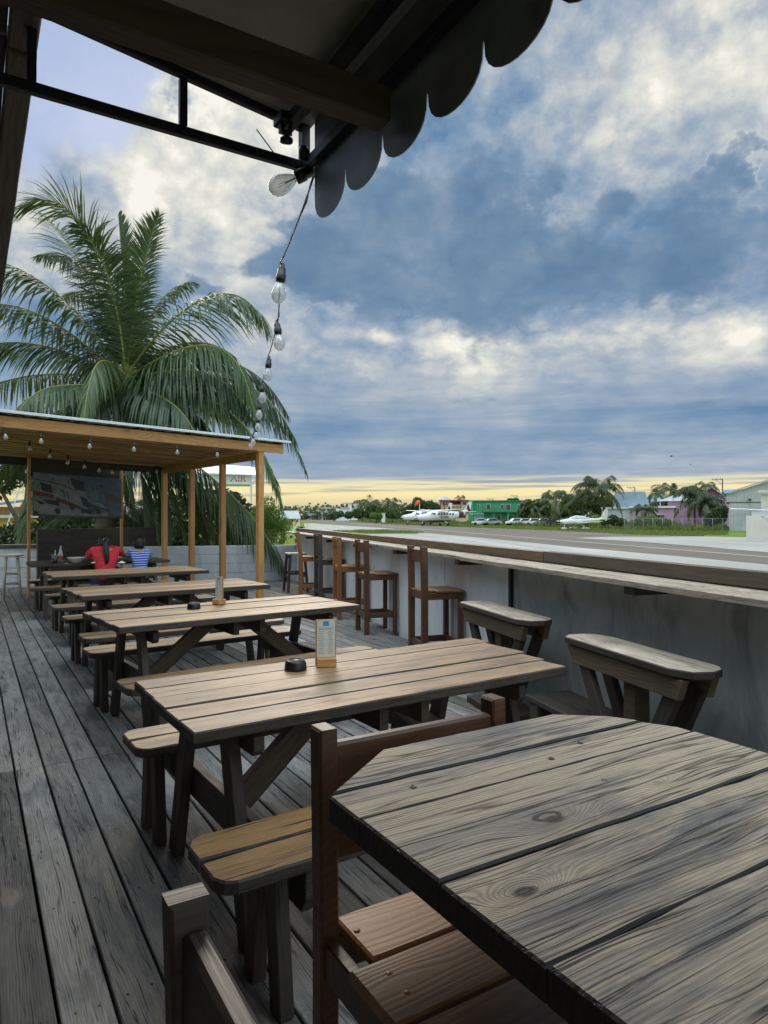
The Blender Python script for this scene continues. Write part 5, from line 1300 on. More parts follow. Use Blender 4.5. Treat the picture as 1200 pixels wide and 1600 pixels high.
# white tail-height walls in front of the hangar
cw2 = mroot('cream_block_building', 'cream plastered building with cornice at the right edge in front of the hangar', 'building', 1190, 66)
bx(cw2, 'wall', M_['cream'], (-.05,6,0,5,0,4.3)); bx(cw2, 'cornice', M_['cream'], (-.2,6,-.25,-.003,4.0,4.16),(-.3,6,-.35,-.003,4.163,4.4))
lw = mroot('low_cream_wall', 'low cream wall carrying a dark green letter at the right edge', 'wall', 1166, 55)
bx(lw, 'wall', M_['cream'], (0,5,0,.3,0,1.92-.34+.5-.13)); 
def text(s_, size, mat, parent, loc, rot=(R(90),0,0), ext=.01, name='lettering', shear=0):
    cu = bpy.data.curves.new(name, 'FONT'); cu.body = s_; cu.size = size; cu.extrude = ext; cu.shear = shear
    ob = bpy.data.objects.new(name+'_tmp', cu); C.objects.link(ob); bpy.context.view_layer.update()
    me = bpy.data.meshes.new_from_object(ob.evaluated_get(bpy.context.evaluated_depsgraph_get()))
    bpy.data.objects.remove(ob); me.materials.clear(); me.materials.append(mat)
    o = bpy.data.objects.new(name, me); C.objects.link(o); o.parent = parent; o.location = loc; o.rotation_euler = rot; return o
text('C', 1.15, plain('dark_green_letter', (.01,.09,.05), .5), lw, (1.50, -.02, .72), name='letter', shear=.25)
# left horizon buildings
w1 = mroot('long_white_warehouse', 'long low white warehouse on the horizon at the left end of the runway', 'warehouse', 511, 330)
bx(w1, 'wall', mt['whit'], (-4.3,5.5,0,10,0,5.4)); bx(w1, 'roof', mt['lgrey'], (-4.5,5.7,-.3,10,5.403,5.9))
w2 = mroot('grey_low_house', 'low grey house left of the long white warehouse', 'house', 490, 330)
bx(w2, 'wall', mt['lgrey'], (-3.4,1.8,0,8,0,3.8)); bx(w2, 'roof', mt['grey'], (-5,2,-.4,8,3.803,4.3)); windows(w2, [(-1.6,-.2,1,2)], 0)
w3 = mroot('white_cottage', 'small white cottage half hidden by bushes right of the warehouse', 'house', 535, 270)
bx(w3, 'wall', mt['whit'], (-2.6,2.7,0,6,0,4.8)); bx(w3, 'roof', mt['roofg'], (-.8,3,-.3,6.3,4.803,5.3)); windows(w3, [(-1.9,-1.2,1.6,2.6),(.4,1.2,1.6,2.8)], 0)
w4 = mroot('white_upper_house', 'white flat roofed house showing above the palms', 'house', 551, 300)
bx(w4, 'wall', mt['whit'], (-2,2.2,0,6,0,7.4)); bx(w4, 'roof', mt['lgrey'], (-4.6,2.5,-.3,6.3,7.403,7.7)); windows(w4, [(-.4,.6,5.4,6.6)], 0)
w5 = mroot('thatched_shelter', 'pale pointed shelter roof among the palms left of the windsock', 'shelter', 608, 230)
m = MB(); m.lathe([(2.4,5.6),(.2,6.6),(0,6.6)], seg=4, smooth=False); m.build('roof', mt['lgrey'], w5); bx(w5, 'post', mt['grey'], (-1.4,-1.2,-.1,.1,0,5.6),(1.2,1.4,-.1,.1,0,5.6))
w6 = mroot('small_white_hut', 'tiny white hut in the bushes left of the parked planes', 'hut', 599, 190)
bx(w6, 'wall', mt['whit'], (-.5,.5,0,1,0,2.6)); bx(w6, 'roof', mt['roofg'], (-.65,.65,-.15,1.15,2.603,2.75))
# terminal hut with metal roof
w7 = mroot('metal_roof_pavilion', 'open pavilion with a ribbed grey roof and red beam beside the green bush', 'pavilion', 452, 75)
m = MB(); m.loft([[Vector((-1.2,-1,1.05+GZ*-1)),Vector((1.05,-1,1.55))],[Vector((-1.2,1.6,2.6)),Vector((1.05,1.6,2.6))]] and [[Vector((-1.3,-1.2,1.60)),Vector((1.25,-1.2,1.60)),Vector((1.25,-1.2,1.66)),Vector((-1.3,-1.2,1.66))],[Vector((-1.3,.8,2.45)),Vector((1.0,.8,2.45)),Vector((1.0,.8,2.51)),Vector((-1.3,.8,2.51))]], smooth=False); m.build('roof', mt['roofg'], w7, fix=True)
m = MB(); 
for i in range(12): x = -1.2+i*.2; m.beam((x,-1.2,1.68),(x-.01*i,.8,2.53), .03,.02,(0,0,1))
m.build('roof_ribs', mt['lgrey'], w7)
bx(w7, 'beam', mt['redp'], (.2,.95,-.9,-.7,1.28,1.595)); bx(w7, 'post', mt['whit'], *[(x-.04,x+.04,-.9,-.8,0,1.595) for x in (-1.1,-.3,.5,1.1)])
w8 = mroot('white_stair_cart', 'white wheeled stair cart under the pavilion roof edge', 'stair cart', 462, 60)
m = MB()
for i in range(6): m.box(-.5+i*.12, -.36+i*.12, 0, .6, .3+i*.17, .33+i*.17, ch=.004)
m.build('steps', M_['white'], w8); m = MB()
for y in (0,.6): m.beam((-.5,y,.3),(.3,y,1.35),.04,.08); m.beam((-.5,y,.9),(.3,y,1.9),.03,.03); m.beam((.3,y,.1),(.3,y,1.9),.04,.04)
m.build('stringer', M_['white'], w8)
for x in (-.4,.35):
    m = MB(); m.lathe([(0,-.04),(.12,-.04),(.12,.04),(0,.04)], T(x,-.02,.12,rx=R(90)), 14); m.build('wheel', M_['tyre'], w8)
w9 = mroot('luggage_tug', 'small dark luggage tug with a black hood beside the stair cart', 'tug', 472, 58)
m = MB(); m.loft([[Vector((x,y,z)) for x,z in ((-.42,.22),(.48,.22),(.48,.55),(.38,.70),(-.30,.70),(-.42,.60))] for y in (0,.7)], smooth=False); m.build('body', plain('slate_paint', (.06,.08,.10), .4), w9, fix=True)
bx(w9, 'hood', M_['black'], (-.32,.12,.1,.6,.703,1.05)); 
for x in (-.28,.33):
    for y in (-.03,.68):
        m = MB(); m.lathe([(0,-.05),(.15,-.05),(.15,.05),(0,.05)], T(x,y,.15,rx=R(90)), 14); m.build('wheel', M_['tyre'], w9)
m = MB(); m.beam((.42,.1,.5),(.42,.1,1.3),.03,.03); m.build('mast', mt['redp'], w9)
# AIR signboard building
sg = mroot('sign_building', 'pale blue raised sign box on posts reading AIR in striped red letters behind the pergola', 'sign', 372, 42)
k = 42/FPX
def sx(px): return (px-372)*k
def sz(py): return zz(py, 42)-GZ
bx(sg, 'sign_box', mt['whit'], (sx(300), sx(393), 0, 2.5, sz(757), sz(742)))
m = MB(); m.loft([[Vector((sx(300),-.3,sz(741))),Vector((sx(402),-.3,sz(743))),Vector((sx(402),-.3,sz(742))),Vector((sx(300),-.3,sz(739)))],[Vector((sx(300),5,sz(716))),Vector((sx(410),5,sz(722))),Vector((sx(410),5,sz(721))),Vector((sx(300),5,sz(714)))]], smooth=False); m.build('roof', mt['whit'], sg, fix=True)
bx(sg, 'post', mt['whit'], (sx(390),sx(391.5),0,.1,0,sz(757.1)),(sx(392.5),sx(394),1.2,1.3,0,sz(757.1)))
m = MB(); m.beam((sx(393.5),0,sz(757)),(sx(404),-.1,sz(745)),.08,.08); m.build('brace', mt['whit'], sg)
o_ = text('AIR', .62, plain('red_sign_letter', (.38,.02,.05), .5), sg, (sx(360), -.012, sz(752.6)), name='lettering', shear=.1)
o_.scale = (1.0, .85, 1)
bx(sg, 'letter_stripe', mt['whit'], *[(sx(359), sx(388), -.028, -.024, sz(y_), sz(y_)+.035) for y_ in (744.8,747.3,749.8)], ch=0)
# yellow boat-like house behind the fronds at far left
yb = mroot('yellow_boathouse', 'yellow and brown shack with a blue roof edge behind the palm fronds at the left', 'shack', 22, 30)
k = 30/FPX
bx(yb, 'wall', mt['yellow'], (-1.4,.9,0,2,1.1,2.35)); bx(yb, 'lower_wall', mt['lgrey'], (-1.5,.9,.1,2,0,1.097)); m = MB(); m.beam((-1.6,-.3,2.30),(1.3,-.3,2.75),.5,.10,(0,0,1)); m.build('roof', mt['blueroof'], yb); bx(yb, 'gutter', mt['whit'], (-1.7,1.0,-.2,-.1,1.85,1.98)); bx(yb, 'trim', mt['salmon'], (-1.3,.8,-.05,-.01,2.05,2.3))
m = MB(); m.beam((-.3,-.6,1.4),(.4,-.6,3.8),.06,.06); m.beam((.4,-.6,3.8),(1.0,-.6,2.5),.05,.05); m.build('pole_frame', mt['whit'], yb)
# bright bush at the corner
def leafcloud(mb, blobs, n_, size, seed=0, flat=.5):
    r = random.Random(seed); tot = sum(b_[3]**2 for b_ in blobs)
    for (x, y, z, R_, *q) in blobs:
        sq = q[0] if q else 1
        tb = r.uniform(.1,.9)
        for _ in range(int(n_*R_**2/tot)):
            u_ = Vector((r.gauss(0,1), r.gauss(0,1), r.gauss(0,1))).normalized()*R_*r.uniform(.55,1.08)**.7
            c_ = Vector((x, y, z))+Vector((u_.x, u_.y, u_.z*sq)); a = Vector((r.gauss(0,1), r.gauss(0,1), r.gauss(0,1)*.6)).normalized(); b_ = a.orthogonal().normalized(); b_ = (Matrix.Rotation(r.uniform(0,6.28),3,a) @ b_)
            s = size*r.uniform(.6,1.4); w_ = b_*s; v_ = a.cross(b_)*s*flat
            mb.add([c_-w_, c_-v_, c_+w_, c_+v_], [[0,1,2,3]], tint=min(1,max(0,tb+r.uniform(-.35,.35))))
bu = mroot('bright_bush', 'bright yellow green feathery bush between the palm fronds and the airfield', 'bush', 428, 19)
m = MB(); k = 19/FPX
leafcloud(m, [((px-428)*k, dy_, zz(py, 19)-GZ, rr*k) for px, py, rr, dy_ in ((422,806,20,0),(416,786,12,.3),(436,812,15,-.2),(410,822,22,.2),(446,820,11,0),(402,806,18,.5),(424,836,26,.1))], 4600, .035, 3)
m.build('foliage', M_['leaf_bright'], bu)
m = MB(); r = random.Random(4)
for i in range(7): a = r.uniform(-1,1); m.tube(bez([(0,0,0),(a*.15,.1,.8),(a*.45,r.uniform(-.2,.2),1.5+r.uniform(0,.5))], 8), [.02*(1-.8*j/8) for j in range(9)], 5)
m.build('branches', M_['bark'], bu)
# ---------------------------------------------------------------- trees
def palm_far(label, px, base_d, top_py, crown_px=None, nf=15, fl=3.0, seed=0, mat='palm_far', tint=.3, group='coconut palms beyond the runway', wind=0.0, nl=26, wid=.10):
    t = mroot('palm_tree', label, 'palm tree', px, base_d, 0, group)
    k = base_d/FPX; H = zz(top_py, base_d)-GZ - fl*.35; dx_ = ((crown_px or px)-px)*k
    m = MB(); cr = Vector((dx_, 0, H))
    m.tube(bez([(0,0,0),(0,0,H*.4),cr*.8,cr], 12), [.17-.06*i/12 for i in range(13)], 8); m.build('trunk', M_['bark'], t)
    r = random.Random(seed); f = MB()
    for i in range(nf):
        a = i*2.4+r.uniform(-.3,.3); e_ = r.uniform(-.35, 1.15); L = fl*r.uniform(.85,1.1)
        d1 = Vector((math.cos(a)*math.cos(e_)-wind*.5, math.sin(a)*math.cos(e_), math.sin(e_))); 
        P = bez([cr, cr+d1*L*.45, cr+d1*L*.85+Vector((-wind*L*.2,0,-.12*L)), cr+d1*L*.95+Vector((-wind*L*.35,0,-(.45+.25*r.random())*L))], 8)
        f.tube(P, [.035*(1-.8*j/8) for j in range(9)], 4, tint=tint)
        leaflets(f, P, L*.30, nl, seed=seed*31+i, grav=.8, side_droop=.5, segs=2, wid=wid, tintb=tint+r.uniform(-.15,.15))
    f.build('crown', M_[mat], t); return t
def tree_far(label, px, d, blobs, seed=0, n_=2600, size=.28, mat='leaf', cat='tree', name='broadleaf_tree', group=None):
    t = mroot(name, label, cat, px, d, 0, group); k = d/FPX
    B = [((bx_-px)*k, dy_, zz(by_, d)-GZ, br_*k, sq) for bx_, by_, br_, dy_, sq in blobs]
    m = MB(); leafcloud(m, B, n_, size, seed); m.build('crown', M_[mat], t)
    m = MB(); r = random.Random(seed)
    top = max(B, key=lambda q: q[2])
    m.tube([(0,0,0),(0,0,top[2]*.45),(top[0]*.5,0,top[2]*.8)], [.22,.16,.06], 7)
    for b_ in B: m.tube([(0,0,top[2]*.35),(b_[0]*.6,b_[1]*.5,b_[2]*.8),(b_[0],b_[1],b_[2])], [.10,.06,.02], 5)
    m.build('trunk', M_['bark'], t); return t
palm_far('tall windswept coconut palm right behind the white low wing plane', 948, 112, 746, 938, 22, 4.6, 1, wind=.1, nl=34, wid=.13)
palm_far('wide coconut palm above the nose of the white low wing plane', 870, 122, 768, 868, 18, 4.2, 2, tint=.6, wid=.13)
palm_far('coconut palm between the nose palm and the tall windswept palm', 912, 118, 765, 909, 18, 4.0, 3, wid=.13)
palm_far('bushy low coconut palm in front of the pink house', 1085, 98, 763, 1086, 26, 3.6, 4, wid=.11, nl=32)
palm_far('thin leaning coconut palm against the sky left of the brown house roof', 1030, 140, 762, 1024, 13, 3.2, 5, tint=.15, wind=-.5)
palm_far('ragged coconut palm in front of the pole left of the pink house', 1052, 145, 755, 1048, 15, 3.4, 6, tint=.1, wind=.5)
palm_far('ragged bare topped coconut palm above the magenta house', 1104, 150, 750, 1103, 12, 3.0, 7, tint=.05)
palm_far('coconut palm rising above the grass left of the twin planes', 613, 205, 780, 611, 18, 4.6, 8, nl=22, wid=.16)
palm_far('coconut palm near the far left end of the palm grove', 566, 230, 781, 564, 14, 4.2, 9, nl=20, wid=.16)
palm_far('tallest coconut palm of the grove left of the windsock', 579, 215, 777, 578, 16, 4.4, 10, nl=20, wid=.16)
palm_far('short coconut palm in the middle of the grove', 592, 222, 783, 592, 14, 4.0, 11, nl=20, wid=.16)
palm_far('small palm in front of the cream house above the plane tail', 710, 175, 793, 708, 12, 2.4, 12, tint=.5, nl=16, wid=.12)
palm_far('palm right of the green building', 832, 150, 782, 830, 14, 3.6, 13, tint=.3, nl=22, wid=.13)
palm_far('low spreading palm over the fence hedge', 1008, 100, 786, 1008, 16, 2.6, 14, tint=.2, nl=22)
palm_far('small palm top poking over the cream house roof', 719, 200, 774, 719, 9, 2.6, 15, tint=.05, nl=16, wid=.12)
GT = 'leafy trees beyond the runway'
tree_far('big round dark green tree behind the windsock', 665, 200, [(655,792,14,0,.8),(672,794,14,1,.8),(640,797,9,0,.8),(652,783,7,0,.8),(685,798,9,1,.9)], 1, 3200, .42)
tree_far('dark tree mass filling the gap between green building and palms', 838, 150, [(826,792,12,0,.9),(842,790,11,1,.9),(855,796,11,0,.9),(818,800,9,0,.9),(850,784,6,0,.9)], 2, 3000, .34)
tree_far('broad tree behind the tall windswept palm', 900, 128, [(890,786,14,0,.9),(915,784,13,1,.9),(935,790,15,0,.9),(955,786,10,1,.9),(900,800,14,0,.8),(880,798,12,0,.8)], 3, 4600, .30)
tree_far('dark tree right of the mansard building roof', 975, 150, [(968,778,9,0,.7),(985,776,9,0,.7),(1000,779,7,0,.7),(955,780,8,0,.7)], 4, 2200, .30)
tree_far('round green tree left of the pink house roof', 1062, 132, [(1058,776,11,0,.9),(1070,770,9,0,.9),(1048,784,9,0,.9),(1080,766,8,0,.8)], 5, 2600, .28)
tree_far('dark tree between magenta house and hangar', 1125, 160, [(1115,780,10,0,.9),(1132,778,9,0,.9),(1098,772,8,0,.8)], 6, 1900, .30)
tree_far('dark leafy bush in front of the magenta house', 1124, 92, [(1122,806,13,0,1),(1130,797,7,0,1),(1112,812,10,0,1)], 7, 2600, .15, cat='bush', name='dark_bush')
tree_far('bright green hedge along the chain link fence', 1022, 96, [(1002,814,9,0,.8),(1018,813,10,0,.8),(1034,815,9,0,.8),(1046,817,7,0,.8),(990,818,6,0,.8)], 8, 3400, .13, 'leaf_bright', 'hedge', 'hedge')
tree_far('bushes under the palm grove left of the twin planes', 592, 200, [(560,802,10,0,.8),(578,803,9,0,.8),(596,800,10,0,.8),(580,795,9,1,.8),(612,803,9,0,.8),(545,805,7,0,.8)], 9, 3800, .36, 'leaf', 'bush', 'bushes')
tree_far('light green shrub in front of the palm grove', 588, 180, [(584,806,6,0,.8),(592,807,6,0,.8)], 10, 900, .26, 'leaf_bright', 'bush', 'light_shrub')
tree_far('sloping green bush right of the long white warehouse', 522, 250, [(516,807,5,0,.8),(524,805,7,0,.9),(532,803,6,0,.8)], 11, 1300, .36, 'leaf', 'bush', 'sloping_bush')
tree_far('distant dark shrubs left of the long white warehouse', 470, 300, [(468,808,4,0,.6),(480,808,4,0,.6),(495,808,3,0,.6),(458,807,4,0,.6)], 12, 1000, .4, 'leaf', 'bush', 'distant_shrubs')
tree_far('tree behind the green building roof', 795, 185, [(798,783,6,0,.7),(806,782,5,0,.7)], 13, 700, .3)
tree_far('bush behind the tail of the white low wing plane', 960, 104, [(958,812,8,0,.9),(970,816,8,0,.8),(946,815,7,0,.8)], 14, 2000, .16, 'leaf', 'bush', 'tail_bush')
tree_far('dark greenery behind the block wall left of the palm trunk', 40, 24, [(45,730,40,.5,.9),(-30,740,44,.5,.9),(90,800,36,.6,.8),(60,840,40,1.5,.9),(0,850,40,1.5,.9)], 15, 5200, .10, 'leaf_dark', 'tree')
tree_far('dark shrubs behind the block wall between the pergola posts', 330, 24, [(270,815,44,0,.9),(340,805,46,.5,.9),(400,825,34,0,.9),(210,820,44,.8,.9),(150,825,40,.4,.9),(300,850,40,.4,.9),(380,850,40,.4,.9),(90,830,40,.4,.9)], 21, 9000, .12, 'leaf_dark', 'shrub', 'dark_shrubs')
palm_far('second bushy palm in front of the magenta house', 1102, 96, 772, 1103, 20, 3.0, 16, wid=.11, nl=28)
# distant wood line
m = MB(); r = random.Random(77)
for i in range(420):
    px = r.uniform(440, 1300); d_ = r.uniform(320, 380); hgt = r.uniform(5, 9); c_ = Vector((*wd(px, d_), GZ+hgt*.4))
    for j in range(34):
        a = Vector((r.gauss(0,1), r.gauss(0,1), r.gauss(0,1))).normalized(); b_ = a.orthogonal().normalized(); q = c_+Vector((r.gauss(0,1.7), r.gauss(0,1.7), r.uniform(-.4,.5)*hgt)); s = .75
        m.add([q-b_*s, q-a.cross(b_)*s, q+b_*s, q+a.cross(b_)*s], [[0,1,2,3]], tint=r.random()*.5)
w_ = m.build('distant_woods', M_['leaf']); tag(w_, 'low dark wood line along the horizon', 'woods', None, 'stuff')

# ---------------------------------------------------------------- poles, windsock, fence
def upole(label, px, d, top_py, arms=1, side=-1, wires=True):
    t = mroot('utility_pole', label, 'utility pole', px, d, 0, 'utility poles beyond the runway'); H = zz(top_py, d)-GZ
    m = MB(); m.tube([(0,0,0),(0,0,H)], [.14,.10], 8); m.build('pole', mt['dkg'], t)
    m = MB(); m.beam((side*1.7,0,H-.15),(0.05,0,H-.15),.1,.1); m.beam((side*1.1,0,H-.2),(0,0,H-1.0),.06,.06); m.build('cross_arm', mt['dkg'], t)
    m = MB()
    for x in (1.6,1.0,.3): m.lathe([(.05,0),(.06,.1),(.03,.3),(0,.32)], T(side*x,0,H-.1), 8)
    m.build('insulator', mt['grey'], t)
    return t
upole('utility pole with cross arm in front of the blue roof near the hangar', 1129, 120, 748)
upole('utility pole with transformer above the mansard building', 992, 150, 761)
upole('utility pole between the palms above the plane tail', 918, 165, 764)
upole('utility pole behind the wide palm by the green building', 858, 170, 770)
upole('utility pole standing over the green building roof', 808, 190, 774)
upole('utility pole above the left part of the green building', 770, 195, 779)
upole('short utility pole above the cream house', 724, 200, 776)
tr = mroot('pole_transformer', 'grey transformer can hung on the pole above the mansard building', 'transformer', 991.5, 149.5)
m = MB(); m.lathe([(0,zz(781,149.5)-GZ),(.28,zz(781,149.5)-GZ),(.28,zz(774,149.5)-GZ),(0,zz(773.6,149.5)-GZ)], seg=14); m.beam((0,.0,zz(777,149.5)-GZ),(0,.5,zz(777,149.5)-GZ),.1,.1); m.build('can', mt['lgrey'], tr)
mf = mroot('thin_mast', 'thin aerial mast above the long white warehouse', 'mast', 507.5, 300); m = MB(); m.tube([(0,0,0),(0,0,zz(792,300)-GZ)], .12, 6); m.build('pole', mt['dkg'], mf)
ws = mroot('windsock', 'orange windsock on a thin pole above the twin planes', 'windsock', 655.5, 150); k = 150/FPX; H = zz(782,150)-GZ
m = MB(); m.tube([(0,0,0),(0,0,H)], .07, 8); m.build('pole', mt['lgrey'], ws)
m = MB(); m.tube([(0,0,H-.15),(-.5,0,H-.5),(-1.0,-.1,H-1.1)], [.42,.34,.22], 12); m.build('sock', mt['orange'], ws)
fe = mroot('chain_link_fence', 'chain link fence with grey posts behind the grass verge left of the hangar', 'fence', 1058, 92)
k = 92/FPX; m = MB(); xs = [(-78+i*14.2)*k for i in range(12)]
for x in xs: m.tube([(x,0,0),(x,0,1.62)], .035, 6)
m.tube([(xs[0],0,1.6),(xs[-1],0,1.6)], .025, 6); m.build('posts', mt['grey'], fe)
m = MB(); x0, x1 = xs[0], xs[-1]; nn_ = 60
for i in range(nn_):
    x = x0+(x1-x0)*i/nn_
    for s in (-1, 1):
        xb = min(max(x+s*1.55, x0), x1); m.beam((x,.02,.03),(xb,.02,.03+abs(xb-x)),.008,.008,ch=0)
m.build('mesh', mt['grey'], fe)

# ---------------------------------------------------------------- aircraft
def ring(cx, cz, ry, rz, n=20, x=0, p=2.3):
    out = []
    for i in range(n):
        a = 2*math.pi*i/n; c_, s = math.cos(a), math.sin(a)
        out.append(Vector((x, cx+ry*math.copysign(abs(c_)**(2/p), c_), cz+rz*math.copysign(abs(s)**(2/p), s))))
    return out
planew = plain('aircraft_white', (.72,.74,.77), .3, var=.04, scale=1); maroon = plain('aircraft_maroon', (.10,.02,.03), .35)
def wingmesh(mb, x0, c0, x1, c1, y0, y1, z0, z1, th=.12):
    "root at y0 chord c0 starting x0, tip at y1"
    R_ = []
    for (xs_, ch_, y, z) in ((x0,c0,y0,z0),(x1,c1,y1,z1)):
        prof = [(0,0),(.06,.5),(.25,.95),(.5,.8),(1,.02),(.5,-.35),(.2,-.45),(.04,-.3)]
        R_.append([Vector((xs_+ch_*a, y, z+th*ch_*b_*.6)) for a, b_ in prof])
    mb.loft(R_, smooth=True)
def caravan(label, px, d, yaw):
    "nose towards local -x"
    t = mroot('propeller_plane', label, 'airplane', px, d, yaw, 'parked high wing propeller planes')
    m = MB(); st_ = [(-5.35,1.62,.20,.20),(-5.25,1.60,.40,.44),(-4.6,1.60,.56,.60),(-3.4,1.66,.66,.70),(-2.9,1.76,.72,.82),(-2.2,1.94,.78,.98),(0,1.95,.80,.96),(1.8,1.96,.78,.92),(3.2,2.10,.58,.70),(4.6,2.35,.34,.44),(5.9,2.55,.14,.28)]
    m.loft([ring(0, z, ry, rz, 20, x) for x, z, ry, rz in st_]); m.build('fuselage', planew, t)
    m = MB(); m.loft([ring(0, z, ry, rz, 14, x) for x, z, ry, rz in [(-3.6,1.0,.2,.08),(-2.9,.98,.46,.26),(0,.96,.5,.28),(1.4,1.0,.4,.22),(2.2,1.15,.12,.06)]]); m.build('belly_pod', maroon, t)
    for s in (-1, 1):
        m = MB(); wingmesh(m, -1.1, 1.95, -.75, 1.2, s*.5, s*7.9, 2.92, 3.15); m.build('wing', planew, t)
        m = MB(); m.beam((-.4, s*.75, 1.3),(-.3, s*3.6, 2.95),.16,.06); m.build('wing_strut', planew, t)
        m = MB(); wingmesh(m, 5.1, 1.2, 5.35, .8, s*.05, s*3.1, 2.72, 2.75); m.build('tailplane', planew, t)
        m = MB(); m.beam((.5, s*.4, 1.0),(.55, s*1.55, .38),.16,.08); m.build('main_gear', planew, t)
        m = MB(); m.lathe([(0,-.12),(.2,-.12),(.28,-.08),(.28,.08),(.2,.12),(0,.12)], T(.55, s*1.6, .28, rx=R(90)), 16); m.build('wheel', M_['tyre'], t)
        m = MB()
        for i in range(6): x = -1.2+i*.62; m.add([Vector((x, s*.80, 2.12)), Vector((x+.36, s*.80, 2.12)), Vector((x+.36, s*.765, 2.48)), Vector((x+.05, s*.765, 2.48))], [[0,1,2,3] if s < 0 else [3,2,1,0]])
        m.v = [Vector((q.x, q.y*1.012, q.z)) for q in m.v]; m.build('side_windows', M_['dark'], t)
        m = MB(); m.poly([(-2.75,s*.70,2.15),(-1.75,s*.81,2.15),(-1.8,s*.76,2.5),(-2.35,s*.66,2.52)]); m.build('cockpit_window', M_['dark'], t)
    m = MB(); m.loft([[Vector((x, y, z)) for x, z in prof_] for prof_, y in (([(4.2,2.6),(5.3,3.2),(6.1,4.75),(6.75,4.75),(6.35,2.4)], -.06), ([(4.2,2.6),(5.3,3.2),(6.1,4.75),(6.75,4.75),(6.35,2.4)], .06))], smooth=False); m.build('fin', planew, t, fix=True)
    m = MB()
    for y in (-.066,.066): m.poly([(5.5,y,3.5),(5.95,y,4.3),(6.5,y,2.9),(6.2,y,2.5)]); 
    m.build('fin_stripe', maroon, t)
    m = MB(); m.loft([[q*1.0 for q in ring(0, z, ry+.012, rz+.012, 20, x)] for x, z, ry, rz in [(3.6,2.165,.514,.624),(4.3,2.29,.402,.51),(4.75,2.375,.32,.42)]], cap=False); m.build('tail_band', maroon, t)
    m = MB(); m.loft([ring(0, 1.62, r_, r_, 12, x, 2) for x, r_ in ((-5.75,.02),(-5.6,.12),(-5.36,.17))]); m.build('spinner', planew, t)
    m = MB()
    for a in (R(90), R(210), R(330)): m.beam((-5.5, 0, 1.62),(-5.5, 1.3*math.cos(a), 1.62+1.3*math.sin(a)),.14,.03,(1,0,0))
    m.build('propeller', M_['black'], t)
    m = MB(); m.beam((-4.1,0,1.2),(-4.2,0,.3),.1,.1); m.build('nose_gear', planew, t)
    m = MB(); m.lathe([(0,-.09),(.15,-.09),(.22,-.06),(.22,.06),(.15,.09),(0,.09)], T(-4.2,0,.22,rx=R(90)), 16); m.build('wheel', M_['tyre'], t)
    text('TROPIC', .62, plain('dark_lettering', (.03,.02,.03), .5), t, (-.95, -.815, 1.45), ext=.006, shear=.2)
    return t
k_ = 1
pA = caravan('nearer white high wing plane with maroon tail band and side lettering', 690, 132, R(24))
pB = caravan('white high wing propeller plane parked just behind and left of its lettered twin', 664, 147, R(24))
def lowwing():
    t = mroot('low_wing_plane', 'small white low wing plane with covered canopy on the far runway edge', 'airplane', 909, 96, R(18))
    m = MB(); st_ = [(-3.55,1.28,.14,.16),(-3.4,1.28,.30,.30),(-2.6,1.33,.48,.44),(-1.7,1.40,.58,.52),(-.6,1.46,.62,.55),(.6,1.50,.52,.46),(1.8,1.58,.30,.30),(3.0,1.66,.14,.18),(3.7,1.70,.06,.10)]
    m.loft([ring(0, z, ry, rz, 20, x) for x, z, ry, rz in st_]); m.build('fuselage', planew, t)
    m = MB(); m.loft([ring(0, z, ry, rz, 18, x, 2.2) for x, z, ry, rz in [(-2.2,1.55,.2,.2),(-1.7,1.72,.5,.38),(-.9,1.86,.56,.48),(.1,1.84,.52,.42),(1.2,1.70,.34,.26),(2.0,1.64,.1,.16)]]); m.build('canopy_cover', plain('grey_cover_cloth', (.50,.53,.57), .7, var=.12, scale=2, bump=.3), t)
    for s in (-1, 1):
        m = MB(); wingmesh(m, -1.3, 1.35, -.95, .8, s*.3, s*5.3, 1.02, 1.38); m.build('wing', planew, t)
        m = MB(); wingmesh(m, 2.95, .85, 3.15, .5, 0, s*1.9, 1.72, 1.76); m.build('tailplane', planew, t)
        m = MB(); m.beam((-.5, s*.5, 1.0),(-.45, s*1.5, .35),.12,.06); m.build('main_gear', planew, t)
        m = MB(); m.loft([ring(s*1.55, .28, ry, rz, 12, x, 2) for x, ry, rz in [(-1.05,.02,.03),(-.8,.13,.17),(-.4,.15,.19),(.1,.05,.07),(.25,.02,.02)]]); m.build('wheel_pant', planew, t)
        m = MB(); m.lathe([(0,-.06),(.17,-.06),(.17,.06),(0,.06)], T(-.5, s*1.55, .17, rx=R(90)), 16); m.build('wheel', M_['tyre'], t)
    m = MB(); m.loft([[Vector((x, y, z)) for x, z in ((2.4,1.75),(3.25,2.1),(3.85,3.35),(4.35,3.35),(4.1,1.45),(3.5,1.6))] for y in (-.05,.05)], smooth=False); m.build('fin', M_['cream'], t, fix=True)
    m = MB(); m.loft([ring(0, 1.28, r_, r_, 12, x, 2) for x, r_ in ((-3.9,.02),(-3.78,.10),(-3.56,.16))]); m.build('spinner', M_['dark'], t)
    m = MB(); 
    for a in (R(10), R(190)): m.beam((-3.7,0,1.28),(-3.7,.92*math.cos(a),1.28+.92*math.sin(a)),.10,.03,(1,0,0))
    m.build('propeller', M_['black'], t)
    m = MB(); m.beam((-2.7,0,1.0),(-2.9,0,.25),.08,.08); m.build('nose_gear', planew, t)
    m = MB(); m.loft([ring(0, .24, ry, rz, 12, x, 2) for x, ry, rz in [(-3.3,.02,.03),(-3.1,.11,.15),(-2.8,.12,.16),(-2.4,.03,.05)]]); m.build('wheel_pant', planew, t)
    m = MB(); m.beam((.5,0,2.15),(.75,0,2.5),.04,.04); m.build('antenna', planew, t)
    for q in kids(t): q.scale = (1, 1, .86)
lowwing()
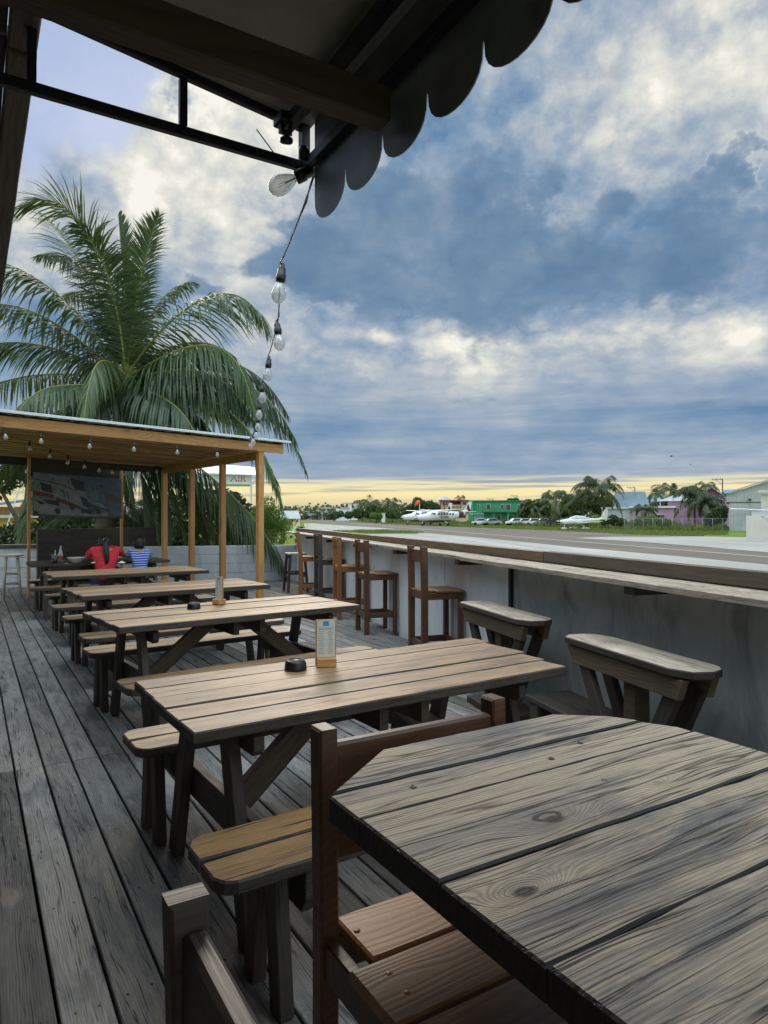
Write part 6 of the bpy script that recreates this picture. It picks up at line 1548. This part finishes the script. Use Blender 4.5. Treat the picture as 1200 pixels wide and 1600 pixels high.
# wing and tail of a plane reaching in from the right edge
pw = mroot('parked_plane', 'white plane mostly outside the right edge, only its wing tip and nose cone showing', 'airplane', 1235, 50, 0)
k = 50/FPX
m = MB(); wingmesh(m, -.3, 1.3, .1, .9, 0, 0.1, 0, 0); 
m = MB(); m.loft([[Vector((x, y+.5*(1-0)*0, zz(py, 50)-GZ+dz)) for y, dz in ((-.5,0),(-.1,.06),(.4,.03),(.5,0),(.3,-.03),(-.2,-.05))] for x, py in (((1151-1235)*k, 795),((1168-1235)*k, 795.4),((1192-1235)*k, 797),((1235-1235)*k, 799))], smooth=True); m.build('wing', planew, pw)
m = MB(); m.loft([ring(0, zz(808,50)-GZ, ry, rz, 16, x, 2.2) for x, ry, rz in [((1196-1235)*k,.05,.05),((1204-1235)*k,.35,.30),((1235-1235)*k,.6,.55),(3.5,.6,.6)]]); m.build('fuselage', planew, pw)
m = MB(); m.beam(((1191-1235)*k,0,zz(804,50)-GZ),((1200-1235)*k,0,zz(810,50)-GZ),.12,.05); m.build('propeller', M_['black'], pw)
m = MB(); m.beam((.3,-.6,0),(.3,-.3,1.2),.1,.1); m.beam((.3,.6,0),(.3,.3,1.2),.1,.1); m.build('landing_gear', M_['tyre'], pw)
bx(pw, 'fairing', planew, ((1182-1235)*k, (1230-1235)*k, -.2, .2, zz(807,50)-GZ, zz(799.5,50)-GZ))
# parked cars and boats behind the tall grass
def car(label, px, d, col, L=4.2, yaw=0):
    t = mroot('parked_car', label, 'car', px, d, yaw, 'vehicles parked beyond the tall grass')
    pr2 = [(-L/2,.45),(-L/2+.1,.80),(-L*.28,.92),(-L*.16,1.38),(L*.18,1.42),(L*.32,.98),(L/2-.05,.9),(L/2,.45)]
    m = MB(); m.loft([[Vector((x, y, z)) for x, z in pr2] for y in (-.85,.85)], smooth=False); m.build('body', col, t, fix=True)
    m = MB()
    for y, q in ((-.858,1),(.858,-1)): P_ = [(-L*.25,y,.95),(L*.28,y,.98),(L*.16,y,1.34),(-L*.15,y,1.31)]; m.poly(P_[::q])
    m.build('side_windows', M_['dark'], t)
    for x in (-L*.3, L*.3):
        for y in (-.8,.8):
            m = MB(); m.lathe([(0,-.1),(.32,-.1),(.32,.1),(0,.1)], T(x,y,.32,rx=R(90)), 16); m.build('wheel', M_['tyre'], t)
for i, (px, lab, mm) in enumerate(((752,'white car at the left of the vehicle row, before the green building',M_['white']),(768,'slate car among the vehicles before the shed of the green building',mt['grey']),(806,'white car just right of the green building',M_['white']),(820,'pale grey car between two white ones right of the green building',mt['lgrey']),(834,'white car in the middle of the vehicle row under the trees',M_['white']),(849,'silver car nearly behind the nose of the low wing plane',M_['steel']),(862,'dark car close behind the nose of the low wing plane',mt['dkg']))):
    car(lab, px, 140-i, mm, 4.0, R((i*37) % 20-10))
# birds
for i, (px, py, lab) in enumerate(((1049,713,'upper small dark bird in the sky above the palms'),(1079,726,'lower small dark bird in the sky above the palms'))):
    t = empty('bird', lab, 'bird', tuple(at(px, py, 90)), -TH+i, 'two birds in the sky')
    m = MB(); m.loft([ring(0, 0, r_, r_, 8, x, 2) for x, r_ in ((-.22,.01),(-.12,.045),(.05,.05),(.2,.015),(.3,.03))]); m.build('body', M_['black'], t)
    for s in (-1, 1):
        m = MB(); m.add([(-.08,0,.02),(.08,0,.02),(.06,s*.28,.12),(-.05,s*.25,.12),(.06,s*.5,.04)], [[0,1,2,3],[3,2,4]]); m.build('wing', M_['black'], t)
